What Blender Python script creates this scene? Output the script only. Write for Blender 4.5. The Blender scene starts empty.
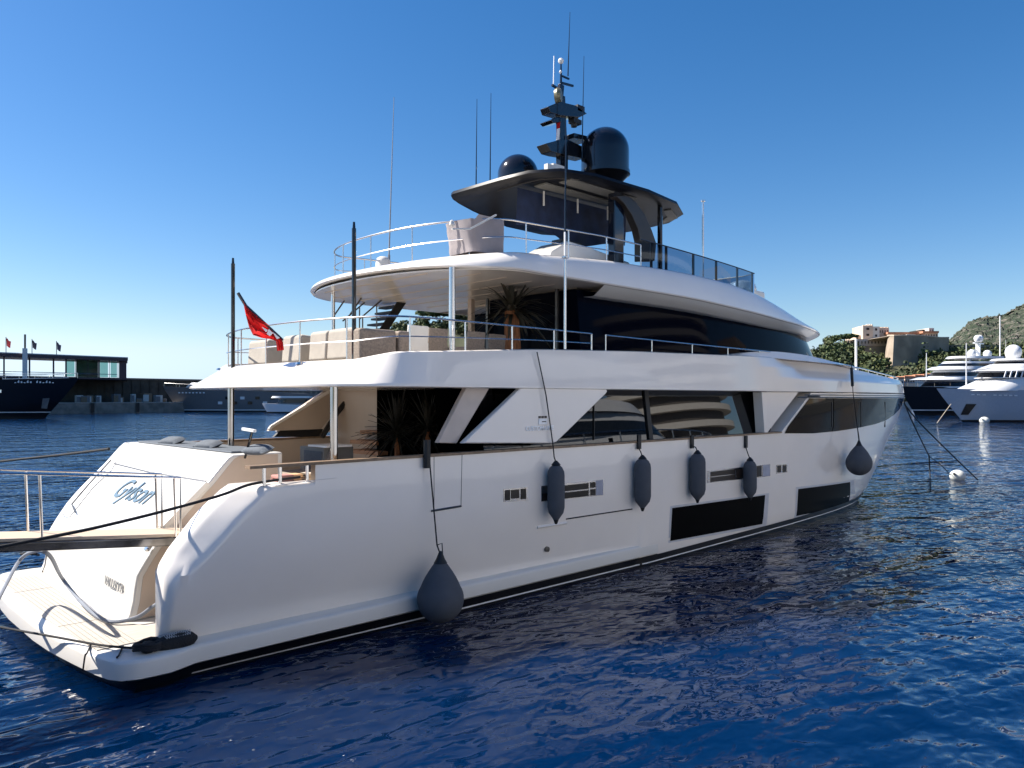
import bpy, bmesh, math, random
from mathutils import Vector, Matrix
random.seed(7)
S = bpy.context.scene
R = math.radians
# ------------------------------------------------------------------ camera
F, CX, HY, TH = 770.0, 512.0, 398.0, R(45.5)
CAM = Vector((-3.27, -14.52, 4.0))
U = (math.sin(TH), math.cos(TH)); N = (-math.cos(TH), math.sin(TH))
cam = bpy.data.objects.new('camera', bpy.data.cameras.new('camera'))
S.collection.objects.link(cam); S.camera = cam
cam.location = CAM; cam.rotation_euler = (R(90), 0, TH - R(90))
cam.data.sensor_width = 36; cam.data.lens = F / 1024 * 36
cam.data.shift_y = (HY - 384) / 1024
cam.data.clip_end = 20000; cam.data.clip_start = 0.05
# ------------------------------------------------------------------ light
SUN = Vector((-0.40, 0.56, 0.68)).normalized()
w = bpy.data.worlds.new('World'); S.world = w; w.use_nodes = True
nt = w.node_tree; bg = nt.nodes['Background']
sky = nt.nodes.new('ShaderNodeTexSky'); sky.sky_type = 'NISHITA'; sky.sun_disc = False
sky.sun_elevation = math.asin(SUN.z); sky.sun_rotation = math.atan2(SUN.x, SUN.y)
sky.altitude = 0; sky.air_density = 1.0; sky.dust_density = 0.4; sky.ozone_density = 2.2
hs = nt.nodes.new('ShaderNodeHueSaturation'); hs.inputs['Saturation'].default_value = 1.37
nt.links.new(sky.outputs[0], hs.inputs['Color']); tn = nt.nodes.new('ShaderNodeMix'); tn.data_type = 'RGBA'; tn.blend_type = 'MULTIPLY'; tn.inputs[0].default_value = 1; tn.inputs[7].default_value = (.97, .94, 1, 1)
sp = nt.nodes.new('ShaderNodeSeparateColor'); cb = nt.nodes.new('ShaderNodeCombineColor'); nt.links.new(hs.outputs[0], sp.inputs[0])
gm = nt.nodes.new('ShaderNodeMath'); gm.operation = 'MULTIPLY'; gm.inputs[1].default_value = 1.08; nt.links.new(sp.outputs[1], gm.inputs[0])
bxm = nt.nodes.new('ShaderNodeMath'); bxm.operation = 'MAXIMUM'; nt.links.new(sp.outputs[2], bxm.inputs[0]); nt.links.new(gm.outputs[0], bxm.inputs[1])
for ch, k in ((0, .72), (1, .93)):
    mu = nt.nodes.new('ShaderNodeMath'); mu.operation = 'MULTIPLY'; mu.inputs[1].default_value = k; nt.links.new(bxm.outputs[0], mu.inputs[0])
    mi = nt.nodes.new('ShaderNodeMath'); mi.operation = 'MINIMUM'; nt.links.new(sp.outputs[ch], mi.inputs[0]); nt.links.new(mu.outputs[0], mi.inputs[1]); nt.links.new(mi.outputs[0], cb.inputs[ch])
nt.links.new(bxm.outputs[0], cb.inputs[2]); nt.links.new(cb.outputs[0], tn.inputs[6]); nt.links.new(tn.outputs[2], bg.inputs[0])
bg.inputs[1].default_value = 0.056
sl = bpy.data.lights.new('sun', 'SUN'); sl.energy = 4.1; sl.angle = R(0.5); sl.color = (1, 0.94, 0.85)
so = bpy.data.objects.new('sun', sl); S.collection.objects.link(so)
so.rotation_euler = SUN.to_track_quat('Z', 'Y').to_euler()
vs = S.view_settings; vs.view_transform = 'Standard'; vs.look = 'None'; vs.exposure = 1.4; vs.gamma = 1; vs.use_curve_mapping = False

# ------------------------------------------------------------------ projection helpers (photo pixel -> point on a real plane)
def ray(px, py):
    l = (px - CX) / F
    return Vector((l*U[0]+U[1], l*N[0]+N[1], -(py-HY)/F))
def PY(px, py, Y): r = ray(px, py); return CAM + r*((Y-CAM.y)/r.y)
def PZ(px, py, Z): r = ray(px, py); return CAM + r*((Z-CAM.z)/r.z)
def PX(px, py, X): r = ray(px, py); return CAM + r*((X-CAM.x)/r.x)
def PD(px, py, D): return CAM + ray(px, py)*D
def PP(px, py, p0, n):
    r = ray(px, py); return CAM + r*((Vector(p0)-CAM).dot(n)/r.dot(n))
def projx(X, Y):
    dx, dy = X-CAM.x, Y-CAM.y
    return CX + F*(dx*U[0]+dy*N[0])/(dx*U[1]+dy*N[1])
def lerp(a, b, t): return a+(b-a)*t
def clamp(x, a=0., b=1.): return max(a, min(b, x))
def smooth(x): x = clamp(x); return x*x*(3-2*x)
def interp(x, pts):
    if x <= pts[0][0]: return pts[0][1]
    for (a, u), (b, v) in zip(pts, pts[1:]):
        if x <= b: return lerp(u, v, (x-a)/(b-a))
    return pts[-1][1]

# ------------------------------------------------------------------ materials
MATS = {}
def mat(name, col, rough=.5, metal=0., var=.06, scale=3., bump=0., bscale=40., coat=0., spec=.5, alpha=1., trans=0., ior=1.45, emis=None, col2=None, stretch=(1,1,1)):
    if name in MATS: return MATS[name]
    m = bpy.data.materials.new(name); m.use_nodes = True; t = m.node_tree
    b = t.nodes['Principled BSDF']
    tc = t.nodes.new('ShaderNodeTexCoord'); mp = t.nodes.new('ShaderNodeMapping'); mp.inputs['Scale'].default_value = stretch
    t.links.new(tc.outputs['Object'], mp.inputs[0])
    nz = t.nodes.new('ShaderNodeTexNoise'); nz.inputs['Scale'].default_value = scale; nz.inputs['Detail'].default_value = 6
    t.links.new(mp.outputs[0], nz.inputs['Vector'])
    cr = t.nodes.new('ShaderNodeValToRGB')
    c2 = col2 if col2 else tuple(min(1, c*(1+var)) for c in col)
    c1 = col if col2 else tuple(c*(1-var) for c in col)
    cr.color_ramp.elements[0].color = (*c1, 1); cr.color_ramp.elements[1].color = (*c2, 1)
    cr.color_ramp.elements[0].position = .35; cr.color_ramp.elements[1].position = .65
    t.links.new(nz.outputs[0], cr.inputs[0]); t.links.new(cr.outputs[0], b.inputs['Base Color'])
    b.inputs['Roughness'].default_value = rough; b.inputs['Metallic'].default_value = metal
    b.inputs['Coat Weight'].default_value = coat; b.inputs['Coat Roughness'].default_value = .04
    b.inputs['Specular IOR Level'].default_value = spec; b.inputs['IOR'].default_value = ior
    b.inputs['Alpha'].default_value = alpha; b.inputs['Transmission Weight'].default_value = trans
    if bump:
        n2 = t.nodes.new('ShaderNodeTexNoise'); n2.inputs['Scale'].default_value = bscale; n2.inputs['Detail'].default_value = 4
        t.links.new(mp.outputs[0], n2.inputs['Vector'])
        bp = t.nodes.new('ShaderNodeBump'); bp.inputs['Strength'].default_value = bump; bp.inputs['Distance'].default_value = .02
        t.links.new(n2.outputs[0], bp.inputs['Height']); t.links.new(bp.outputs[0], b.inputs['Normal'])
        if coat: t.links.new(bp.outputs[0], b.inputs['Coat Normal'])
    MATS[name] = m; return m
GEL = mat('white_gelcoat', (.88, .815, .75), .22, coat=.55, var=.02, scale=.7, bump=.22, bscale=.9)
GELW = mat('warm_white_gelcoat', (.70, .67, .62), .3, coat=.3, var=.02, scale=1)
CEIL = mat('cream_gloss_ceiling', (.85, .76, .66), .16, coat=.4, var=.03, scale=2)
BEIGE = mat('beige_panel', (.55, .44, .35), .4, var=.03, scale=2)
TEAK = mat('teak', (.40, .36, .31), .6, col2=(.50, .46, .40), scale=6, stretch=(.4, 6, 1))
TEAKB = mat('brown_teak', (.24, .16, .10), .45, var=.2, scale=8)
BOOT = mat('black_bottom_paint', (.006, .006, .008), .35)
STEEL = mat('polished_steel', (.74, .72, .70), .24, metal=1, var=.02)
STEELD = mat('dark_steel', (.12, .115, .11), .3, metal=.8)
GLASS = mat('black_glass', (.004, .004, .005), .015, var=.1, ior=1.6, spec=.5, coat=.0)
GLASSU = mat('blue_black_glass', (.002, .003, .008), .03, ior=1.15, spec=.12)
GLASSF = mat('bow_black_glass', (.002, .002, .002), .03, ior=1.25, spec=.3)
OPEN = mat('unlit_interior_black', (.001, .001, .001), .3, ior=1.1, spec=0.)  # black stands in for the unlit saloon seen through the doors
STEELP = mat('post_steel', (.42, .41, .40), .10, metal=1)
HWIN = mat('black_hull_glass', (.0015, .0015, .002), .3, ior=1.15, spec=.2)
BLK = mat('black_gloss_paint', (.008, .008, .010), .12, coat=.6)
BLKN = mat('navy_black_gloss', (.006, .009, .018), .10, coat=.5)
BLKM = mat('matt_black', (.012, .012, .013), .5)
BRNM = mat('dark_brown_metallic', (.035, .028, .024), .3, metal=.2)
GREYF = mat('grey_fabric', (.10, .115, .135), .85, var=.1, scale=20, bump=.3, bscale=60)
FEND = mat('slate_blue_fender_cover', (.075, .083, .100), .9, var=.05, scale=5, bump=.2, bscale=90)
CREAM = mat('cream_cushion', (.40, .36, .31), .9, var=.05, scale=5, bump=.2, bscale=30)
TAUPE = mat('taupe_wicker', (.26, .21, .17), .8, var=.2, scale=30, bump=.4, bscale=60)
TARP = mat('taupe_tarpaulin', (.30, .265, .27), .8, var=.06, scale=4, bump=.35, bscale=4)
NAVYF = mat('navy_canvas', (.012, .022, .06), .7, var=.3, scale=3, bump=.5, bscale=4)
ROPE = mat('black_rope', (.015, .015, .018), .8, bump=.5, bscale=120)
ROPEG = mat('grey_rope', (.22, .24, .28), .8, bump=.5, bscale=120)
LEAF = mat('dark_frond', (.018, .017, .012), .6, var=.3)
BARK = mat('orange_palm_fibre', (.30, .12, .05), .9, var=.35, scale=25, bump=.8, bscale=30, stretch=(1, 1, .2))
RED = mat('red_ensign_cloth', (.62, .018, .022), .8, var=.1)
_t = RED.node_tree; _b = _t.nodes['Principled BSDF']; _tl = _t.nodes.new('ShaderNodeBsdfTranslucent'); _tl.inputs[0].default_value = (.75, .03, .03, 1); _mx = _t.nodes.new('ShaderNodeMixShader'); _mx.inputs[0].default_value = .5
_o = [n for n in _t.nodes if n.type == 'OUTPUT_MATERIAL'][0]; _t.links.new(_b.outputs[0], _mx.inputs[1]); _t.links.new(_tl.outputs[0], _mx.inputs[2]); _t.links.new(_mx.outputs[0], _o.inputs[0])
WHT = mat('white_paint', (.8, .8, .8), .4)
LETB = mat('blue_grey_lettering', (.10, .16, .21), .35, metal=.3)
LETG = mat('grey_lettering', (.30, .30, .30), .4)
def tinted(name, col, a):
    m = bpy.data.materials.new(name); m.use_nodes = True; t = m.node_tree
    for n in list(t.nodes):
        if n.type != 'OUTPUT_MATERIAL': t.nodes.remove(n)
    o = [n for n in t.nodes][0]
    tr = t.nodes.new('ShaderNodeBsdfTransparent'); tr.inputs[0].default_value = (*col, 1)
    gl = t.nodes.new('ShaderNodeBsdfGlossy'); gl.inputs['Roughness'].default_value = .02; gl.inputs[0].default_value = (.8, .9, 1, 1)
    fr = t.nodes.new('ShaderNodeFresnel'); fr.inputs[0].default_value = 1.25
    mx = t.nodes.new('ShaderNodeMixShader'); t.links.new(fr.outputs[0], mx.inputs[0])
    t.links.new(tr.outputs[0], mx.inputs[1]); t.links.new(gl.outputs[0], mx.inputs[2]); t.links.new(mx.outputs[0], o.inputs[0])
    return m
TINT = tinted('blue_tinted_glass', (.30, .38, .48), .5)
TINTG = tinted('green_tinted_glass', (.45, .62, .60), .5)

# ------------------------------------------------------------------ mesh helpers
class MB:
    def __init__(s): s.v = []; s.f = []
    def add(s, vs, fs):
        o = len(s.v); s.v += [tuple(v) for v in vs]; s.f += [tuple(i+o for i in f) for f in fs]; return s
    def box(s, c, d, rz=0., M=None):
        h = [x/2 for x in d]
        vs = [Vector((sx*h[0], sy*h[1], sz*h[2])) for sx in (-1, 1) for sy in (-1, 1) for sz in (-1, 1)]
        m = Matrix.Rotation(rz, 3, 'Z') if M is None else M
        vs = [m @ v + Vector(c) for v in vs]
        return s.add(vs, [(0,1,3,2),(4,6,7,5),(0,4,5,1),(2,3,7,6),(0,2,6,4),(1,5,7,3)])
    def bar(s, a, b, w, h, up=(0,0,1)):
        a, b = Vector(a), Vector(b); d = (b-a).normalized(); x = d.cross(Vector(up))
        if x.length < 1e-4: x = d.cross(Vector((1,0,0)))
        x.normalize(); y = x.cross(d)
        vs = [p + x*(w/2*i) + y*(h/2*j) for p in (a, b) for i, j in ((-1,-1),(1,-1),(1,1),(-1,1))]
        return s.add(vs, [(3,2,1,0),(4,5,6,7),(0,1,5,4),(1,2,6,5),(2,3,7,6),(3,0,4,7)])
    def tube(s, pts, r, seg=8, cap=True):
        pts = [Vector(p) for p in pts]; n = len(pts); rs = r if isinstance(r, (list, tuple)) else [r]*n
        o = len(s.v); ref = None
        for i, p in enumerate(pts):
            d = (pts[min(i+1, n-1)]-pts[max(i-1, 0)]).normalized()
            if ref is None:
                ref = d.cross(Vector((0,0,1)))
                if ref.length < .05: ref = d.cross(Vector((1,0,0)))
            x = (ref - d*ref.dot(d)).normalized(); ref = x; y = d.cross(x)
            for k in range(seg):
                a = 2*math.pi*k/seg; s.v.append(tuple(p + x*(math.cos(a)*rs[i]) + y*(math.sin(a)*rs[i])))
        for i in range(n-1):
            for k in range(seg):
                k2 = (k+1) % seg
                s.f.append((o+i*seg+k, o+i*seg+k2, o+(i+1)*seg+k2, o+(i+1)*seg+k))
        if cap: s.f.append(tuple(o+k for k in reversed(range(seg)))); s.f.append(tuple(o+(n-1)*seg+k for k in range(seg)))
        return s
    def lathe(s, prof, c=(0,0,0), seg=24, M=None):
        o = len(s.v); c = Vector(c)
        for r, z in prof:
            for k in range(seg):
                a = 2*math.pi*k/seg; v = Vector((r*math.cos(a), r*math.sin(a), z))
                s.v.append(tuple((M @ v if M else v) + c))
        for i in range(len(prof)-1):
            for k in range(seg):
                k2 = (k+1) % seg; s.f.append((o+i*seg+k, o+i*seg+k2, o+(i+1)*seg+k2, o+(i+1)*seg+k))
        s.f.append(tuple(o+k for k in reversed(range(seg)))); s.f.append(tuple(o+(len(prof)-1)*seg+k for k in range(seg)))
        return s
    def prism(s, poly, off):
        off = Vector(off); n = len(poly); a = [Vector(p) for p in poly]
        return s.add(a + [p+off for p in a], [tuple(range(n))[::-1], tuple(range(n, 2*n))] + [(i, (i+1) % n, n+(i+1) % n, n+i) for i in range(n)])
    def grid(s, rows):
        o = len(s.v); m = len(rows[0])
        for r in rows:
            for p in r: s.v.append(tuple(p))
        for i in range(len(rows)-1):
            for j in range(m-1): s.f.append((o+i*m+j, o+i*m+j+1, o+(i+1)*m+j+1, o+(i+1)*m+j))
        return s
    def mirror(s):
        n = len(s.v); s.v += [(x, -y, z) for x, y, z in s.v]; s.f += [tuple(n+i for i in reversed(f)) for f in s.f]; return s
    def build(s, name, m, parent=None, sharp=32, bevel=0., seg=2, fixn=True, loc=None):
        me = bpy.data.meshes.new(name); L = Vector(loc) if loc is not None else Vector((0,0,0))
        me.from_pydata([tuple(Vector(v)-L) for v in s.v], [], s.f)
        bm = bmesh.new(); bm.from_mesh(me)
        bmesh.ops.remove_doubles(bm, verts=bm.verts, dist=2e-4)
        if fixn: bmesh.ops.recalc_face_normals(bm, faces=bm.faces)
        for f in bm.faces: f.smooth = True
        for e in bm.edges:
            if len(e.link_faces) == 2 and e.calc_face_angle(0) > R(sharp): e.smooth = False
        bm.to_mesh(me); bm.free()
        me.materials.append(m if not isinstance(m, str) else MATS[m])
        o = bpy.data.objects.new(name, me); S.collection.objects.link(o); o.location = L
        if parent: o.parent = parent; o.matrix_parent_inverse = Matrix.Translation(-_wl(parent))
        if bevel:
            b = o.modifiers.new('bevel', 'BEVEL'); b.width = bevel; b.segments = seg; b.limit_method = 'ANGLE'; b.angle_limit = R(40); b.harden_normals = True
        return o
def _wl(o): return Vector(o.location)
def tag(o, label=None, cat=None, group=None, kind=None):
    if label: o['label'] = label
    if cat: o['category'] = cat
    if group: o['group'] = group
    if kind: o['kind'] = kind
    return o
def thing(name, label, cat, loc=(0,0,0), group=None):
    o = bpy.data.objects.new(name, None); S.collection.objects.link(o); o.location = loc; o.empty_display_size = .1
    return tag(o, label, cat, group)
def text_mesh(name, body, origin, xdir, ydir, size, m, parent, shear=0., extrude=.004, bold=0.):
    c = bpy.data.curves.new(name, 'FONT'); c.body = body; c.size = size; c.shear = shear; c.extrude = extrude; c.offset = bold
    c.align_x = 'CENTER'; c.align_y = 'CENTER'
    t = bpy.data.objects.new(name+'_c', c); S.collection.objects.link(t)
    dg = bpy.context.evaluated_depsgraph_get(); me = bpy.data.meshes.new_from_object(t.evaluated_get(dg))
    bpy.data.objects.remove(t); bpy.data.curves.remove(c)
    x = Vector(xdir).normalized(); y = Vector(ydir).normalized(); z = x.cross(y)
    Mx = Matrix((( x.x, y.x, z.x, origin[0]), (x.y, y.y, z.y, origin[1]), (x.z, y.z, z.z, origin[2]), (0,0,0,1)))
    me.transform(Mx); me.materials.clear(); me.materials.append(m)
    o = bpy.data.objects.new(name, me); S.collection.objects.link(o)
    if parent: o.parent = parent; o.matrix_parent_inverse = Matrix.Translation(-_wl(parent))
    return o

# =================================================================== WATER
def make_water():
    m = bpy.data.materials.new('harbour_water'); m.use_nodes = True; t = m.node_tree; b = t.nodes['Principled BSDF']
    b.inputs['Base Color'].default_value = (.0001, .0115, .048, 1); b.inputs['Roughness'].default_value = .02; b.inputs['IOR'].default_value = 1.33
    b.subsurface_method = 'BURLEY'; b.inputs['Subsurface Weight'].default_value = 1.0; b.inputs['Subsurface Scale'].default_value = 2.5; b.inputs['Subsurface Radius'].default_value = (.5, 1, 1)
    tc = t.nodes.new('ShaderNodeTexCoord'); prev = None
    for sc, st, dist, det, rot, sy in ((.16, 1., .5, 1., 20, 2.0), (.8, 1., .13, .6, 50, 1.6), (2.2, 1., .052, .5, 35, 1.9), (5.0, 1., .008, 0, 60, 1.4)):
        mp = t.nodes.new('ShaderNodeMapping'); mp.inputs['Rotation'].default_value = (0, 0, R(rot)); mp.inputs['Scale'].default_value = (1, sy, 1)
        t.links.new(tc.outputs['Object'], mp.inputs[0])
        n = t.nodes.new('ShaderNodeTexNoise'); n.inputs['Scale'].default_value = sc; n.inputs['Detail'].default_value = det
        n.inputs['Distortion'].default_value = .7
        t.links.new(mp.outputs[0], n.inputs['Vector'])
        bp = t.nodes.new('ShaderNodeBump'); bp.inputs['Strength'].default_value = st; bp.inputs['Distance'].default_value = dist
        t.links.new(n.outputs[0], bp.inputs['Height'])
        if prev: t.links.new(prev.outputs[0], bp.inputs['Normal'])
        prev = bp
    t.links.new(prev.outputs[0], b.inputs['Normal'])
    mb = MB(); L = 9000
    mb.add([(-L,-L,-.02),(L,-L,-.02),(L,L,-.02),(-L,L,-.02)], [(0,1,2,3)])
    tag(mb.build('water', m), kind='structure')
make_water()

# =================================================================== MAIN YACHT
yacht = thing('motor_yacht', 'large white three deck motor yacht moored stern to with black glass and black hardtop', 'yacht', (0, 0, 0))
Y = yacht
SIL = [(-.4, 852), (.0, 858), (.15, 860), (.47, 867), (.9, 873), (1.55, 881), (2.25, 888), (3.07, 898), (4.0, 904.5), (4.4, 904), (4.74, 900), (5.2, 892)]
XS, PW, QW = 17.0, 2.5, 1/3.0
def bfwd(X, Xe, B=3.65, xs=XS, p=PW, q=QW):
    if X <= xs: return B
    t = clamp((X-xs)/(Xe-xs)); return B*max(0, 1-t**p)**q
_xe = {}
def XE(z, B=3.65):
    k = (round(z, 3), round(B, 3))
    if k not in _xe:
        tgt = interp(z, SIL); lo, hi = 20., 45.
        for _ in range(40):
            mid = (lo+hi)/2
            mxp = max(projx(XS+(mid-XS)*i/120, -bfwd(XS+(mid-XS)*i/120, mid, B)) for i in range(1, 121))
            if mxp > tgt: hi = mid
            else: lo = mid
        _xe[k] = (lo+hi)/2
    return _xe[k]
def HB(X, z):
    b = bfwd(X, XE(z))
    if X < 11.7:
        k = .42*math.sqrt(clamp((11.7-X)/10.5)); s = clamp((z-.5)/1.7); b -= k*(1-s)**1.8
    if z < .5 and X > 10: b -= .10*(.5-z)*clamp((X-10)/1.5)
    return b
def hp(X, z, off=0.): return Vector((X, -(HB(X, z)+off), z))
def onhull(px, py, off=0.):
    yy = -3.65
    for _ in range(12):
        p = PY(px, py, yy); yy = -(HB(p.x, p.z)+off)
    return PY(px, py, yy)
# --- shell: straight part then bow
def tx(z): return interp(z, [(.5, .84), (.6, .90), (.8, .95), (1.2, 1.0), (1.43, 1.14), (1.87, 1.45), (2.24, 1.80), (2.57, 2.13), (2.95, 2.46)])
def Xaft(z): return interp(z, [(.5, .82), (1.5, .82), (1.75, .95), (2.3, 1.42), (2.6, 1.78), (2.68, 1.92)])
hull = MB(); RR = .14
zr = [.5+.0, .56, .64, .75, .9, 1.1, 1.3, 1.5, 1.65, 1.8, 2.0, 2.2, 2.35, 2.45, 2.53, 2.59, 2.63, 2.66, 2.68]
rows = []
us = [0, .004, .012] + [(i/50)**1.25 for i in range(1, 51) if (i/50)**1.25 > .014]
for z in zr:
    xa = Xaft(z); row = []
    for u in us:
        X = xa+(3.05-xa)*u
        slope = .8 if 1.5 < z else 1.0
        d1 = (X-xa)*slope; d2 = (2.68-z)
        r1 = clamp(d1/.07); C_f = lerp(.10, .36, smooth((z-1.25)/.6)); tt = 1-d1/C_f; y = -HB(X, z) + .06*(1-math.sqrt(max(0, 1-(1-r1)**2))) + .95*C_f*(.5*(tt+math.sqrt(tt*tt+.012))-.003*0)
        r2 = clamp(d2/.07); y += .07*(1-math.sqrt(max(0, 1-(1-r2)**2)))*(1 if X < 3.04 else 0)
        row.append((X, y, z))
    rows.append(row)
hull.grid(rows)
hull.grid([[r[0], (r[0][0]+.03, -2.98, r[0][2]), (3.4, -2.98, r[0][2])] for r in rows])
hull.grid([[p for p in rows[-1]], [(p[0], -2.98, 2.68) for p in rows[-1]]])
STQ = len(hull.v), len(hull.f)
ZR = [-.5, -.2, .0, .15, .3, .5, .56, .64, .75, .9, 1.1, 1.3, 1.5, 1.8, 2.0, 2.3, 2.6, 2.68, 2.94]
XC = [3.05, 3.6, 4.2, 5, 6, 7, 8, 9, 10, 10.4, 10.8, 11, 11.2, 11.35, 11.5, 11.6, 11.66, 11.7, 12.0, 12.4, 13.5, 15, 16, 17]
UF = [1-(1-i/44)**2.2 for i in range(1, 45)]
def fwdX(z): return [XS+(XE(z)-XS)*u for u in UF]
hull.grid([[hp(X, z) for X in XC] + [hp(X, z) for X in fwdX(z)] for z in ZR])
for z0, z1 in ((2.94, 4.16),):
    rw = []
    for k in range(8):
        z = lerp(z0, z1, k/7); xs0 = 18.75+(z-2.94)*1.75
        xf = fwdX(z); a = [x for x in xf]
        n = 40; xe = XE(z); t0 = (xs0-XS)/(xe-XS)
        rw.append([hp(XS+(xe-XS)*(t0+(1-t0)*(1-(1-i/n)**2.2)), z) for i in range(n+1)])
    hull.grid(rw)
    hull.grid([[r[0], (r[0][0], -3.1, r[0][2])] for r in rw])
n0, f0 = STQ; nv = len(hull.v)
hull.v += [(x, -y, z) for x, y, z in hull.v[n0:]]; hull.f += [tuple(i-n0+nv for i in reversed(f)) for f in hull.f[f0:]]
def ptx(z): return tx(z)-.02 if z < 2.95 else interp(z, [(2.95, 2.44), (3.04, 2.56)])
rows = []
for z in zr[:-1]+[2.68, 2.8, 2.92, 2.98, 3.02]:
    row = [(ptx(z)+.02, 3.33, z)]
    for u in us:
        X = lerp(ptx(z), 3.06, u); r1 = clamp((X-ptx(z))/.12); row.append((X, HB(X, min(z, 2.9))-.12*(1-math.sqrt(max(0, 1-(1-r1)**2))), z))
    rows.append(row)
hull.grid(rows); hull.grid([rows[-1], [(p[0], 3.3, p[2]) for p in rows[-1]]])
HULL = hull.build('hull', GEL, Y, sharp=40)
# inner bulwark / main deck
mb = MB(); xs_ = [3.05+i*.5 for i in range(36)]
mb.grid([[(x, -(HB(x, 2.9)-.14), 1.85) for x in xs_], [(x, -(HB(x, 2.9)-.14), 2.94) for x in xs_]]).mirror()
mb.build('bulwark_lining', BEIGE, Y)
mb = MB(); pts = [(2.4, -3.0, 1.9), (3.05, -3.0, 1.9)] + [(x, -(HB(x, 2.5)-.1), 1.9) for x in xs_]
mb.prism(pts + [(x, -y, z) for x, y, z in reversed(pts)], (0, 0, -.08)); mb.build('main_deck', TEAK, Y)
# cap rail
mb = MB(); xr = [1.95, 2.4, 3.05] + [3.5+i*.6 for i in range(26)] + [18.8]
cr = []
for x in xr:
    b = HB(x, 2.9)
    cr.append([(x, -(b+.03), 2.945), (x, -(b+.03), 2.99), (x, -(b-.16), 2.99), (x, -(b-.16), 2.945), (x, -(b+.03), 2.945)])
mb.grid(cr); mb.add(cr[0][:4], [(0,1,2,3)]); mb.grid([[(x, -y, z) for x, y, z in r] for r in cr[2:]])
mb.build('cap_rail', TEAKB, Y, sharp=30)
# shelf + swim platform
def SO(X):
    w = .36*math.sqrt(clamp((11.9-X)/11.5)); return max(HB(X, .5)+w, 0)
plat = []
for yv, xv in ((0, -.2), (.8, -.2), (1.6, -.16), (2.4, -.07), (3.1, .02), (3.42, .09), (3.60, .20), (3.69, .40), (3.72, .8)): plat.append((xv, yv))
for x in [1.2, 1.8, 2.6, 3.6, 4.8, 6, 7, 8, 9, 10, 10.8, 11.4, 11.9, 12.4]: plat.append((x, SO(x)))
ctr = plat[:9]+plat[9:]
def edge(pl, ins, z): return [Vector((x+ins*(1 if i < 7 else 0), -(y-ins*(0 if i < 4 else 1)), z)) for i, (x, y) in enumerate(pl)]
def ed2(pl, a, b, z): return [p.lerp(q, clamp((p.x-2.)/4)) for p, q in zip(edge(pl, a, z), edge(pl, b, z))]
mb = MB()
A = [ed2(ctr, .7, .16, -.4), ed2(ctr, .45, .11, .0), ed2(ctr, .10, .05, .205), edge(ctr, 0, .24), edge(ctr, 0, .44), edge(ctr, .01, .475), edge(ctr, .045, .5)]
mb.grid(A)
top = A[-1]; mb.grid([top, [Vector((p.x, min(p.y+1.0, 0) if p.x > 3 else min(0, p.y+ (2.9 if p.x > .8 else 9)), .5)) for p in top]])
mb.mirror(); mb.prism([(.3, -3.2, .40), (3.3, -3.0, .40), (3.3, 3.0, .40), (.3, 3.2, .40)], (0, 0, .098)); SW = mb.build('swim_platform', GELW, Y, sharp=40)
mb = MB()
mb.prism([(.10, -2.9, .502), (.0, -.6, .502), (.0, .6, .502), (.12, 3.0, .502), (.75, 3.0, .502), (.62, .6, .502), (.62, -.6, .502), (.78, -1.6, .502), (1.0, -2.2, .502), (1.9, -2.2, .502), (1.9, -2.8, .502), (.7, -2.9, .502)], (0, 0, .012))
mb.build('teak_deck', TEAK, SW)
mb = MB()
for yv in (-1.3, 1.55): mb.box((.33, yv, .5165), (.62, .012, .003))
for i in range(1, 9): mb.box((.02+i*.075, .0, .5165), (.006, 5.7, .0025))
mb.build('deck_seam', mat('seam_grey', (.22, .20, .18), .7), SW)
# boot stripes
def strip(name, z0, z1, m, off, x0, x1, side=None, n=150, parent=None):
    mb = MB(); rs = []
    for k in range(2):
        row = []
        for i in range(n+1):
            X = lerp(x0, x1, i/n) if x1 < 18 else None
            zz = (z0, z1)[k]
            if X is None:
                u = 1-(1-i/n)**2; X = lerp(x0, XE(.1), u)
                zz = zz + .09*clamp((X-12)/9)*(zz > -.3)
            row.append(hp(X, zz, off) if side is None else side(X, zz))
        rs.append(row)
    mb.grid(rs); return mb.build(name, m, parent or HULL)
strip('boot_stripe', -.45, .20, BOOT, .022, 10.2, 30)
strip('white_pinstripe', .035, .065, WHT, .032, 11.2, 30)
mb = MB(); mb.grid([edge(ctr, .085, -.42), ed2(ctr, .30, .13, -.3), ed2(ctr, .24, .07, -.02), ed2(ctr, .13, .05, .10), ed2(ctr, .045, .025, .21)]); mb.build('boot_stripe', BOOT, SW)
mb = MB(); mb.grid([[p for p in ed2(ctr, .18, .045, .035) if 1.1 < p.x < 12], [p for p in ed2(ctr, .15, .04, .065) if 1.1 < p.x < 12]]); mb.build('white_pinstripe', WHT, SW)
# transom block
TN = Vector((-math.cos(R(28)), 0, math.sin(R(28)))) ; T0 = Vector((1.0, 0, .55))
prof = [(tx(z), z) for z in (.5, .56, .62, .7, .8, 1.0, 1.2, 1.3, 1.43, 1.65, 1.87, 2.24, 2.57, 2.88)] + [(2.49, 2.98), (2.58, 3.03), (3.5, 3.03), (3.5, .5)]
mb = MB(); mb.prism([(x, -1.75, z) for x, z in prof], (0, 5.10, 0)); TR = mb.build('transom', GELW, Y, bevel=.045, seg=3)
mb = MB(); mb.prism([(x+.10, -1.75, z-.03) for x, z in prof[1:-2]] + [(3.4, -1.75, 3.0), (3.4, -1.75, .52)], (0, -.006, 0))
mb.build('side_panel', BEIGE, TR)
def TP(px, py, off=.004):
    y0 = Vector((1.45, 0, 1.87)); n = Vector((-(2.95-1.87), 0, 2.46-1.45)).normalized()
    return PP(px, py, y0, n) + n*off
mb = MB()
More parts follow.
